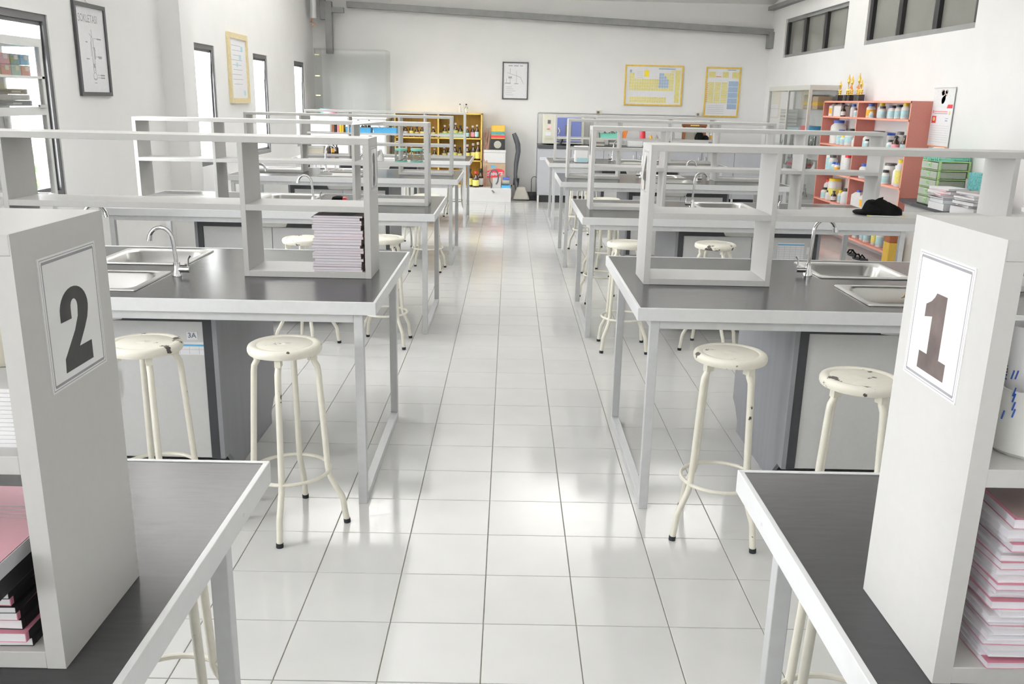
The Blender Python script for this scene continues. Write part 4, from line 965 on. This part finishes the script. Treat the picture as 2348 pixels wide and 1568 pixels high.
# wide yellow periodic chart
t, p = frame('framed_chart', (1.965, YB-.001, 1.598), (1, 0, 0), (0, -1, 0), .972, .652, .022, 'goldframe', 'wide gold framed periodic chart in yellow and blue on the back wall')
y_, b_, w_ = 0, 1, 2
cw, chh = .0415, .048
for rI in range(7):
    for cI in range(18):
        if rI == 0 and 0 < cI < 17 or rI in (1, 2) and 1 < cI < 12: continue
        x = .075+cI*cw; y = .53-rI*chh
        m = b_ if (12 <= cI < 16 and rI >= 1 and rI-1 >= cI-13 and rI < 6) or (cI == 0 and rI == 0) else y_
        R_(p, x, y, x+cw-.004, y+chh-.004, m)
for rI in range(2):
    for cI in range(15): R_(p, .09+cI*cw, .115-rI*chh-.02, .09+cI*cw+cw-.004, .115-rI*chh+chh-.024, y_)
R_(p, .845, .05, .925, .575, y_); R_(p, .56, .585, .84, .605, b_); R_(p, .32, .47, .40, .565, 3)
for k in range(4): R_(p, .20, .45+.03*k, .30, .452+.03*k, 4)
p.build('printed_chart', ['yprint', 'bprint', 'wlabel', 'yelcap', 'inkgrey'], t)
# tall yellow table chart
t, p = frame('framed_chart', (3.322, YB-.001, 1.436), (1, 0, 0), (0, -1, 0), .582, .805, .022, 'goldframe', 'tall gold framed table chart in yellow and grey on the back wall')
for x in (.05, .16, .275):
    for k in range(12): R_(p, x, .23+k*.028, x+.095, .254+k*.028, 0)
for k in range(5): R_(p, .39, .13+k*.092, .55, .215+k*.092, 1)
R_(p, .05, .64, .16, .73, 0); R_(p, .28, .64, .38, .73, 0); R_(p, .44, .63, .55, .73, 0); R_(p, .17, .645, .26, .662, 2)
for k in range(10): R_(p, .032, .24+k*.032, .046, .258+k*.032, 2)
for k in range(5): R_(p, .06, .06+k*.03, .34, .063+k*.03, 3)
R_(p, .36, .755, .50, .765, 3)
p.build('printed_chart', ['yprint', 'bprint', 'oprint', 'inkgrey'], t)
MB().tube([(XL+.02, 5.04, 2.285), (XL+.004, 5.04, 2.31)], .005, 6).build('nail', 'steel', tag(thing('hook', (0, 0, 0), 'small metal hook above the SOKLETASI chart', 'hook')))

# ------------------------------------------------------------------ back of the room: yellow bottle case on the plinth
BX0, BX1, BY, BZ0, BZ = -1.87, -.412, 12.80, .222, 1.412
t = thing('bottle_case', (BX0, BY, BZ0), 'yellow wooden open bottle case on the white plinth at the back', 'shelf case')
W = BX1-BX0; D = YB-BY-.003; H = BZ-BZ0
for x in (0, W-.02): bx(x, x+.02, 0, D, 0, H).build('side_panel', 'yelply', t); bx(x-.001, x+.021, -.002, 0, 0, H).build('edge_strip', 'yeledge', t)
bx(W*.5-.01, W*.5+.01, 0, D-.01, .02, H-.02).build('divider', 'yelply', t); bx(W*.5-.011, W*.5+.011, -.002, 0, .02, H-.02).build('edge_strip', 'yeledge', t)
bx(.02, W-.02, D-.008, D, .02, H-.02).build('back_panel', 'yelply', t)
for z in (0.02, .425, .79, H):
    bx(.0, W, 0, D, z-.02, z).build('shelf_board', 'yelply', t); bx(0, W, -.002, 0, z-.02, z).build('edge_strip', 'yeledge', t)
bx(0, W, 0, D, H, H+.002).build('top_sheet', 'yeledge', t)
g_ = 'brown reagent bottles in the yellow case'
def br(xs, y, h, labs, capx='stopper', r=.034): return [(x, y+.03*(i % 2), 'narrow' if i % 3 else 'narrow', r+.004*(i % 2), h+.02*((i*7) % 3), 'blackcap' if i % 4 == 3 else capx, labs[i % len(labs)]) for i, x in enumerate(xs)]
u1 = BZ0+.79; u2_ = BZ0+.425; u3 = BZ0+.02
bottle_row(br([-1.78, -1.70, -1.60, -1.51, -1.42, -1.33, -1.23], 12.88, .17, ['ylabel', 'wlabel', 'ylabel', 'ylabel']), 'on the upper left shelf, yellow case', g_, u1)
bottle_row(br([-1.04, -.95, -.86, -.78], 12.90, .19, ['ylabel'], r=.038), 'in the sage tray, yellow case', g_, u1+.012)
bottle_row(br([-.66, -.57, -.50], 12.87, .18, ['tlabel', 'plabel', 'tlabel']), 'on the upper right shelf, yellow case', g_, u1)
bottle_row(br([-1.78, -1.69, -1.60, -1.50, -1.40, -1.31, -1.21], 12.88, .18, ['tlabel', 'wlabel', 'ylabel']), 'on the lower left shelf, yellow case', g_, u2_)
bottle_row(br([-1.05, -.96, -.87, -.79], 12.90, .20, ['ylabel', 'wlabel', 'ylabel', 'ylabel'], r=.038), 'in the cobalt tray, yellow case', g_, u2_+.012)
bottle_row(br([-.66, -.56, -.48], 12.88, .26, ['ylabel'], r=.044), 'on the lower right shelf, yellow case', g_, u2_)
bottle_row([(-.79, 12.95, 'narrow', .022, .15, 'greycap', 'wlabel', 'wplas'), (-.735, 12.96, 'narrow', .022, .14, 'wplas', 'wlabel', 'wplas'), (-.685, 12.95, 'narrow', .026, .15, 'blackcap', 'wlabel', 'jarglass')], 'on top of the yellow case', 'small bottles on top of the yellow case', BZ+.002)
bottle_row([(-.60, 12.70, 'narrow', .045, .30, 'blackcap', 'ylabel'), (-.50, 12.62, 'narrow', .055, .26, 'redcap', 'ylabel'), (-.43, 12.74, 'narrow', .05, .30, 'blackcap', 'wlabel')], 'on the white plinth', 'dark bottles on the white plinth', .222)
def tray(x0, x1, y0, y1, z, h, m, label, th=.004):
    t = thing('tray', ((x0+x1)/2, (y0+y1)/2, z), label, 'tray'); a, b = (x1-x0)/2, (y1-y0)/2; m_ = MB()
    m_.box(-a*.94, a*.94, -b*.9, b*.9, 0, th)
    for s_ in (-1, 1):
        m_.hexa([(-a*.94, s_*b*.9-th, 0), (a*.94, s_*b*.9-th, 0), (a*.94, s_*b*.9+th, 0), (-a*.94, s_*b*.9+th, 0)], [(-a, s_*b-th, h), (a, s_*b-th, h), (a, s_*b+th, h), (-a, s_*b+th, h)])
        m_.hexa([(s_*a*.94-th, -b*.9, 0), (s_*a*.94+th, -b*.9, 0), (s_*a*.94+th, b*.9, 0), (s_*a*.94-th, b*.9, 0)], [(s_*a-th, -b, h), (s_*a+th, -b, h), (s_*a+th, b, h), (s_*a-th, b, h)])
    m_.build('tray_body', m, t)
    r = MB(); r.box(-a-.008, a+.008, -b-.008, -b+.003, h-.006, h); r.box(-a-.008, a+.008, b-.003, b+.008, h-.006, h); r.box(-a-.008, -a+.003, -b, b, h-.006, h); r.box(a-.003, a+.008, -b, b, h-.006, h); r.build('rim', m, t)
    return t
tray(-1.12, -.715, 12.82, 13.02, u1, .075, 'sage', 'sage green tray of bottles on the upper shelf of the yellow case')
tray(-1.12, -.72, 12.82, 13.02, u2_, .075, 'cobalt', 'cobalt blue tray of bottles on the lower shelf of the yellow case')
# things stacked right of the case on the plinth
PL = .222
t = thing('red_carton', (-.20, 12.93, PL), 'brown carton printed cheers in a red oval on the plinth', 'carton')
bx(-.19, .19, -.15, .15, 0, .385).build('box_body', 'card', t, bev=.003)
m = MB(); m.prism([(.155*math.cos(2*PI*k/28)*1.1-.0, .22+.072*math.sin(2*PI*k/28)+.03*math.cos(2*PI*k/28)) for k in range(28)], (0, -.1501, 0), (1, 0, 0), (0, 0, 1), (0, -.0006, 0)); m.build('red_oval', 'red', t)
m = MB(); add_text(m, 'cheers', .105, (0, -.1512, .22), Vector((1, 0, .06)), (0, 0, 1), shear=.25, offset=.003); m.build('carton_lettering', 'paper', t)
m = MB(); m.box(-.06, .02, -.1507, -.15, .315, .355, 0); m.build('carton_print', 'skyblue', t)
box_thing('white_carton', -.375, -.01, 12.80, 13.08, PL+.387, PL+.605, 'whitemel', 'white box stacked on the red printed carton', 'box', lid='wplas')
t = thing('black_case', (-.15, 12.95, PL+.607), 'black box with round lid window on the white box', 'box')
bx(-.115, .12, -.12, .12, 0, .175).build('box_body', 'blackcap', t, bev=.004); MB().lathe([(0, 0), (.062, 0), (.062, .006), (.052, .008), (0, .008)], 24, (0, -.12, .085), M=Matrix.Rotation(PI/2, 4, 'X')).build('round_plate', 'beige', t)
t = box_thing('printed_carton', -.26, -.03, 12.84, 13.04, PL+.784, PL+1.005, 'cardy', 'small orange and green printed carton on top of the box stack', 'carton', strip='tprint')
bx(-.116, .116, -.101, .101, .02, .06).build('red_band', 'red', t)
for k in range(11):
    a = -.375+.012*(k % 5); o = MB().tube([(a, 12.70+.02*(k % 3), PL), (a-.0+.02*math.sin(k), 12.82, PL+.5), (a+.06*math.sin(k*1.7)+.02, 12.92, PL+.88+.04*(k % 3))], .0055, 6).build('stick', 'stick')
    tag(o, 'thin pinkish wooden stick leaning in the bundle beside the yellow case', 'stick', 'bundle of sticks beside the yellow case')
t = thing('pump_device', (-.03, 12.66, PL), 'small blue and white electric pump with looped black hose on the plinth', 'pump')
bx(-.19, -.05, -.06, .06, 0, .16).build('motor_housing', 'wplas', t, bev=.008); bx(-.04, .10, -.07, .07, 0, .04).build('base', 'skyblue', t)
MB().lathe([(0, -.06), (.05, -.06), (.055, 0), (.05, .06), (0, .06)], 18, (.03, 0, .10), M=Matrix.Rotation(PI/2, 4, 'Y')).build('cylinder_head', 'beige', t); bx(-.02, .09, -.06, .06, .14, .17).build('top_cover', 'cobalt', t)
MB().tube([(-.17+.075*math.cos(q/12*2*PI), -.08+.01*q/12, .17+.13*math.sin(q/12*2*PI)) for q in range(-2, 9)]+[(-.21, -.20, -.02), (-.16, -.24, -.06)], .011, 8).build('hose', 'hose', t)
# floor polisher and dust pan by the back wall
t = thing('floor_vacuum', (.22, 12.86, 0), 'beige floor vacuum head with upright dark ribbed hose', 'vacuum')
MB().hexa([(-.10, -.14, .02), (.19, -.14, .02), (.19, .12, .02), (-.10, .12, .02)], [(-.03, -.05, .22), (.11, -.05, .22), (.11, .10, .22), (-.03, .10, .22)]).build('head', 'beige', t, bev=.02)
pth = [(-.03, .0, .16), (-.05, .05, .30), (-.06, .07, .42), (-.05, .09, .60), (-.02, .1, .80), (-.03, .1, .92), (-.07, .1, 1.03), (-.10, .1, 1.10)]
MB().tube(pth, [.030, .034, .030, .038, .042, .044, .044, .036], 14).build('hose', 'hose', t); MB().tube([(-.05, .07, .24), (-.04, .07, .36)], .05, 12).build('hose_cuff', 'blackcap', t)
MB().tube([(-.14, .0, .0), (-.16, .05, .12), (-.12, .08, .24)], .012, 6).build('cable', 'hose', t)
t = thing('dust_pan', (.49, 12.93, 0), 'black dust pan with wire handle beside the floor vacuum', 'dust pan')
m = MB(); m.hexa([(-.10, -.10, 0), (.10, -.10, 0), (.10, .12, 0), (-.10, .12, 0)], [(-.15, -.12, .012), (.14, -.12, .012), (.14, .14, .012), (-.15, .14, .012)]); m.box(-.15, .14, .128, .14, .012, .12); m.box(-.15, -.138, -.12, .128, .012, .10); m.box(.128, .14, -.12, .128, .012, .10); m.build('pan', 'blackcap', t)
MB().tube([(-.05, .134, .10), (-.05, .14, .34), (-.03, .14, .37), (.0, .14, .38), (.03, .14, .37), (.05, .14, .34), (.05, .134, .10)], .006, 6).build('wire_handle', 'blackalu', t)

# ------------------------------------------------------------------ back bench with oven
RBX0, RBX1, RBY = .525, 4.30, 12.52
t = thing('back_bench', (RBX0, RBY, 0), 'long grey work bench with dark top along the back wall', 'bench')
L = RBX1-RBX0; D = YB-RBY-.003
bx(-.01, L, -.02, D, .885, .935).build('bench_top', 'charcoal', t, bev=.003)
bx(0, L, .06, D-.05, 0.0, .12).build('toe_recess', 'blackcap', t)
nd = 7; wd = L/nd
bx(0, L, .02, D, .12, .885).build('carcass', 'bench', t)
for k in range(nd):
    d = bx(k*wd+.004, (k+1)*wd-.004, 0, .018, .125, .88).build('door', 'bench', t, bev=.001)
    hx = (k+1)*wd-.05 if k % 2 == 0 else k*wd+.05
    MB().tube([(hx, 0, .66), (hx, -.025, .665), (hx, -.025, .79), (hx, 0, .795)], .008, 8).build('handle', 'wplas', d)
    if k == 0:
        bx(.03, .17, -.0015, 0, .70, .74).build('notice_strip', 'paper', d); bx(.04, .16, -.0018, -.0015, .716, .724).build('notice_line', 'bprint', d)
for k in range(nd+1): bx(min(k*wd, L-.03), min(k*wd, L-.03)+.03, .0, .03, 0, .12).build('foot', 'wplas', t)
t = thing('drying_oven', (.60, 12.62, .936), 'cream drying oven with violet blue door on the back bench', 'oven')
bx(0, .67, .02, .46, .02, .49).build('housing', 'cream2', t, bev=.008)
for x in (.03, .60): bx(x, x+.04, .06, .40, 0, .02).build('foot', 'blackcap', t)
d = bx(.215, .625, 0, .02, .09, .445).build('door', 'ovenblue', t, bev=.006)
bx(.355, .47, -.003, 0, .17, .33).build('viewing_window', 'greycap', d); MB().tube([(.25, -.0, .18), (.25, -.035, .18), (.27, -.04, .23), (.25, -.03, .28)], .012, 8).build('latch', 'chrome', d)
bx(.21, .63, .0, .018, .05, .07).build('door_trim', 'ovenblue', t)
c = bx(.03, .18, .012, .02, .10, .44).build('control_panel', 'cream2', t)
bx(.07, .12, .008, .012, .34, .40).build('display', 'greycap', c); MB().lathe([(0, 0), (.014, 0), (.014, .008), (0, .01)], 14, (.11, .012, .30), M=Matrix.Rotation(PI/2, 4, 'X')).build('lamp', 'led', c); bx(.06, .11, .008, .012, .25, .262).build('red_mark', 'red', c); bx(.035, .13, .008, .012, .15, .21).build('paper_note', 'paper', c)
t = thing('black_lamp_stand', (.88, 12.58, .936), 'small black instrument with round foot before the oven', 'instrument')
MB().lathe([(0, 0), (.05, 0), (.052, .01), (.03, .02), (0, .022)], 18).build('foot', 'blackcap', t); MB().tube([(0, 0, .02), (.02, 0, .08), (.04, 0, .13)], [.022, .03, .012], 10).build('arm', 'blackcap', t)
MB().lathe([(0, 0), (.03, 0), (.03, .05), (0, .05)], 14, (-.03, 0, .10), M=Matrix.Rotation(.6, 4, 'Y')).build('lens_tube', 'steel', t)
box_thing('perforated_basket', 2.0, 2.24, 12.56, 12.78, .936, 1.03, 'wlabel', 'white perforated plastic basket on the back bench', 'basket', strip='wplas')
box_thing('meter_box', 1.40, 1.62, 12.6, 12.85, .936, 1.06, 'beige', 'beige meter box on the back bench beside the basket', 'instrument', strip='greycap')
box_thing('dark_meter', 1.70, 1.84, 12.6, 12.8, .936, 1.05, 'greycap', 'dark meter with pale face on the back bench', 'instrument', strip='beige')
# wall conduit with sockets
t = thing('conduit', (0, YB, 0), 'grey wire conduit running round the back bench with two sockets', 'conduit')
MB().tube([(.515, -.01, 0.02), (.515, -.01, 1.42), (.525, -.01, 1.44), (.55, -.01, 1.447), (3.22, -.01, 1.447)], .009, 6).build('conduit_pipe', 'steel', t)
for x in (1.55, 3.24):
    s_ = bx(x-.05, x+.05, -.035, 0, 1.435, 1.505).build('socket', 'cplas', t, bev=.006); bx(x-.03, x+.005, -.05, -.035, 1.452, 1.488).build('plug', 'greycap', s_)
MB().tube([(1.52, -.05, 1.46), (1.42, -.04, 1.40), (1.40, -.04, 1.2), (1.38, -.1, .95)], .005, 6).build('cable', 'steel', t)

# ------------------------------------------------------------------ items on the far racks
y4 = Y0+4*PITCH+RY0; zs4 = ZT+.3135
tray(-2.14, -1.80, y4+.02, y4+.22, zs4, .07, 'skyblue', 'sky blue tray of dark bottles on the farthest rack, left of its twin')
tray(-1.77, -1.46, y4+.02, y4+.22, zs4, .07, 'skyblue', 'sky blue tray of clear flasks on the farthest rack')
bottle_row([(x, y4+.08+.05*(i % 2), 'narrow', .022, .12+.02*(i % 3), 'blackcap', None) for i, x in enumerate((-2.08, -2.03, -1.98, -1.93, -1.88, -1.84))], 'in sky blue tray, farthest rack', 'dark bottles in the sky blue tray', zs4+.005)
for i, x in enumerate((-1.70, -1.64, -1.58, -1.52)): glassware('flask', (x, y4+.10+.03*(i % 2), zs4+.005), .026, .15, 'clear flask, %s from the left in the sky blue tray' % ORD[i], 'flasks in the sky blue tray', True)
for i, (x, m) in enumerate(((-2.35, 'gprint'), (-2.32, 'wood'), (-2.29, 'blackbook'), (-2.255, 'pinkline'), (-2.225, 'yelcap'), (-2.195, 'olabel'))):
    o = bx(x, x+.026, y4+.04, y4+.20, zs4, zs4+.13+.008*(i % 2)).build('book', m); tag(o, 'small upright book, %s from the left beside the sky blue trays' % ORD[i], 'book', 'books on the farthest rack')
zb4 = ZT+.027
box_thing('cream_box', -2.67, -2.45, y4+.06, y4+.2, ZT, ZT+.125, 'cplas', 'cream box on the farthest window-side bench', 'box', lid='wplas')
bottle_row([(-2.385, y4+.1, 'narrow', .028, .14, 'blackcap', None), (-2.33, y4+.12, 'narrow', .026, .15, 'blackcap', 'olabel'), (-2.28, y4+.1, 'narrow', .026, .13, 'blackcap', None)], 'on the farthest window-side bench', 'brown bottles on the farthest bench', zb4)
# clerestory side
tray(1.26, 1.52, y4+.03, y4+.2, zs4, .06, 'mint', 'mint green tray of leaves on the farthest rack, clerestory side')
t = thing('leaf_bunch', (1.39, y4+.11, zs4+.012), 'bunch of dark green leaves lying in the mint tray', 'plant')
rnd = random.Random(2)
for k in range(16):
    x, y = rnd.uniform(-.1, .1), rnd.uniform(-.06, .06); a = rnd.uniform(0, 6.28); l = rnd.uniform(.03, .05)
    m = MB(); c, s_ = math.cos(a), math.sin(a); z = rnd.uniform(.02, .06)
    m.add([(x, y, z), (x+l*c*.5-l*.3*s_, y+l*s_*.5+l*.3*c, z+.012), (x+l*c, y+l*s_, z+.004), (x+l*c*.5+l*.3*s_, y+l*s_*.5-l*.3*c, z+.012)], [(0, 1, 2), (0, 2, 3)]); m.build('leaf', 'leaf', t)
t = thing('orange_clip', (1.58, y4+.1, zs4), 'orange red plastic funnel clip beside the mint tray', 'clip')
MB().hexa([(-.05, -.02, 0), (.03, -.02, 0), (.03, .02, 0), (-.05, .02, 0)], [(.0, -.02, .10), (.06, -.02, .11), (.06, .02, .11), (.0, .02, .10)]).build('clip_body', 'rust', t)
t = thing('red_cup', (1.84, y4+.1, zs4), 'red and pink plastic cup standing upside down on the farthest rack', 'cup')
MB().lathe([(.042, 0), (.042, .006), (.038, .01), (.028, .135), (0, .137)], 20).build('cup_body', 'redcap', t); bx(-.045, -.024, -.02, .02, .0, .12).build('pink_handle', 'pink', t)
for k, x in enumerate((1.95, 2.03)):
    o = MB().lathe([(0, 0), (.028, 0), (.02, .02), (.004, .05), (0, .052)], 12).build('cone_stopper', 'gprint' if k else 'olabel'); o.location = (x, y4+.1, zs4); tag(o, ('brown' if k else 'tan') + ' cone shaped stopper on the farthest rack, clerestory side', 'stopper')
bottle_row([(2.24, y4+.1, 'narrow', .03, .13, 'bluecap', 'bprint' if False else 'wlabel', 'wplas')], 'on the farthest rack, clerestory side', 'white bottle on the farthest rack', zs4)
t = thing('wooden_balance_case', (2.53, y4+.12, zs4), 'reddish brown wooden balance case with arched top on the farthest rack', 'case')
for x in (-.155, .125): bx(x, x+.03, -.03, .03, 0, .17).build('case_leg', 'wood', t)
bx(-.165, .165, -.035, .035, .17, .20).build('case_top', 'wood', t, bev=.006); bx(-.06, .06, -.036, -.035, .178, .192).build('brass_plate', 'gold', t); bx(-.125, .125, .02, .026, .0, .17).build('case_back', 'beige', t)
t = thing('black_camera_bag', (2.60, y4+.09, zs4), 'black crumpled bag in front of the wooden balance case', 'bag')
MB().lathe([(0, .0), (.06, 0), (.066, .02), (.05, .07), (.028, .1), (0, .105)], 16).build('bag_body', 'blackcloth', t); MB().lathe([(0, 0), (.04, 0), (.042, .03), (.02, .055), (0, .06)], 14, (.085, -.01, 0)).build('bag_flap', 'blackcloth', t)
bottle_row([(2.765, y4+.1, 'round', .026, .11, 'wplas', 'olabel')], 'at the right end of the farthest rack', 'orange labelled bottle on the farthest rack', zs4)
t = thing('foam_box', (1.00, y4-.22+.05, ZT+.001), 'white foam cool box with teal print on the farthest bench, clerestory side', 'box')
bx(-.085, .085, -.075, .075, 0, .165).build('box_body', 'foam', t, bev=.006); bx(-.092, .092, -.082, .082, .165, .21).build('lid', 'foam', t, bev=.006); bx(-.06, .0851, -.0756, -.075, .01, .06).build('teal_print', 'tlabel', t)

# ------------------------------------------------------------------ left side: glass cabinets
t = thing('corner_cabinet', (-3.22, 12.0, .222-.222), 'white low cabinet with cubbies in the back window corner', 'cabinet')
bx(0, 1.26, .44, 1.1, .222, 1.30).build('carcass', 'whitemel', t); bx(-.01, 1.28, .40, 1.12, 1.30, 1.34).build('cabinet_top', 'whitemel', t, bev=.004)
for k in range(3): bx(.02+k*.413, .41+k*.413, .425, .44, .25, 1.28).build('door', 'whitemel', t, bev=.002)
t = thing('glass_hood', (-3.09, 12.42, 1.341), 'large clear glass hood box in the back window corner', 'glass hood')
a, b, h, q = 1.14, .62, 1.02, .006
for (x0, x1, y0, y1, z0, z1) in ((0, a, 0, q, 0, h), (0, a, b-q, b, 0, h), (0, q, q, b-q, 0, h), (a-q, a, q, b-q, 0, h), (0, a, 0, b, h, h+q)): bx(x0, x1, y0, y1, z0, z1).build('glass_panel', 'cabglass', t)
for k, z in enumerate((.30, .60, .92)): bx(.02, .09, -.003, 0, z, z+.014).build('tape_strip', 'yprint', t)
t = thing('pink_basin', (-2.86, 12.47, 1.347), 'pink plastic basin in the back window corner under the glass hood', 'basin')
MB().lathe([(0, 0), (.09, 0), (.12, .08), (.125, .085), (.115, .08), (.085, .006), (0, .006)], 24).build('basin_body', 'pink', t)
t = thing('mint_basin', (-3.0+.0, 12.72, 1.347), 'pale mint basin behind the pink basin in the back corner', 'basin')
MB().lathe([(0, 0), (.07, 0), (.09, .09), (.095, .095), (.085, .09), (.065, .006), (0, .006)], 24).build('basin_body', 'tlabel', t)
# aluminium glass cabinet before the nearest visible window
CX, CY0, CY1, CZ = XL+.005, 2.55, 3.74, 1.945
t = thing('display_cabinet', (CX, CY0, 0), 'white framed glass cabinet with coloured boxes against the window wall', 'cabinet')
D = .28; L = CY1-CY0; q = .03
for x in (0, D-q):
    for y in (0, L-q): bx(x, x+q, y, y+q, 0, CZ).build('post', 'whitemel', t)
for z in (.05, .92, 1.475, CZ-.05):
    for x in (0, D-q): bx(x, x+q, q, L-q, z, z+.05).build('rail', 'whitemel', t)
    for y in (0, L-q): bx(q, D-q, y, y+q, z, z+.05).build('rail', 'whitemel', t)
CS = [1.53, 1.715]
bx(.0, D, 0, L, 1.525, 1.53).build('glass_shelf', 'cabglass', t); bx(.0, D, 0, L, 1.70, 1.715).build('shelf_board', 'whitemel', t); bx(0, D, 0, L, CZ, CZ+.006).build('top_panel', 'cabglass', t)
bx(0.0, D, 0, L, 1.17, 1.18).build('glass_shelf', 'cabglass', t)
bx(D-.012, D-.008, q, L-q, .98, CZ-.05).build('sliding_door', 'cabglass', t)
l = bx(D, D+.012, L-.12, L-.03, 1.52, 1.54).build('lock', 'chrome', t)
cols = ['skyblue', 'redcap', 'tprint', 'skyblue', 'sage', 'redcap', 'tprint', 'redcap', 'skyblue', 'sage']
k = 0
for row in (0, 1):
    for i in range(7):
        y = 3.64-i*.115; m = ['plabel', 'tlabel', 'plabel', 'lime', 'tlabel', 'plabel', 'tlabel'][i] if row == 0 else ['skyblue', 'tprint', 'plabel', 'bprint', 'tprint', 'plabel', 'skyblue'][i]
        o = thing('latch_box', (CX+.15, y, CS[1]+row*.066), '%s latch box, %s from far end of %s layer in window cabinet' % ({'plabel': 'pink', 'tlabel': 'pale teal', 'lime': 'green', 'skyblue': 'blue', 'tprint': 'dark teal', 'bprint': 'slate blue'}[m], ORD[i], 'upper' if row else 'lower'), 'box', 'coloured latch boxes in the window cabinet')
        bx(-.07, .07, -.052, .052, 0, .045).build('box_body', m, o, bev=.004); bx(-.071, .071, -.053, .053, .045, .063).build('lid', m, o, bev=.004); bx(.07, .077, -.02, .02, .03, .056).build('latch', 'wplas', o)
for i in range(3):
    o = thing('instrument_case', (CX+.14, 3.45, CS[0]+.002+i*.035), 'flat grey instrument tray, %s from the bottom in the window cabinet' % ORD[i], 'tray', 'grey trays in the window cabinet')
    bx(-.09, .10, -.22+.02*i, .18-.02*i, 0, .033).build('case_body', 'greycap' if i != 1 else 'beige', o, bev=.005); bx(.10, .103, -.05, .05, .01, .02).build('case_handle', 'steel', o)
bottle_row([(CX+.15, 3.1-.14*i, 'round', .045, .18, ['yelcap', 'wplas', 'greycap'][i], 'wlabel') for i in range(3)], 'on the lower shelf of the window cabinet', 'bottles in the window cabinet', 1.18)
# greenery outside the nearest window
m = MB(); rnd = random.Random(4)
for k in range(60):
    m.lathe([(0, -.16), (.14, -.05), (.16, .03), (.1, .13), (0, .17)], 7, (-5.6+rnd.uniform(-.4, .4), rnd.uniform(5.4, 8.0), rnd.uniform(-.3, .9)), 0, False)
tag(m.build('hedge', 'hedge'), 'grey green hedge outside beyond the window wall', 'hedge', kind='stuff')
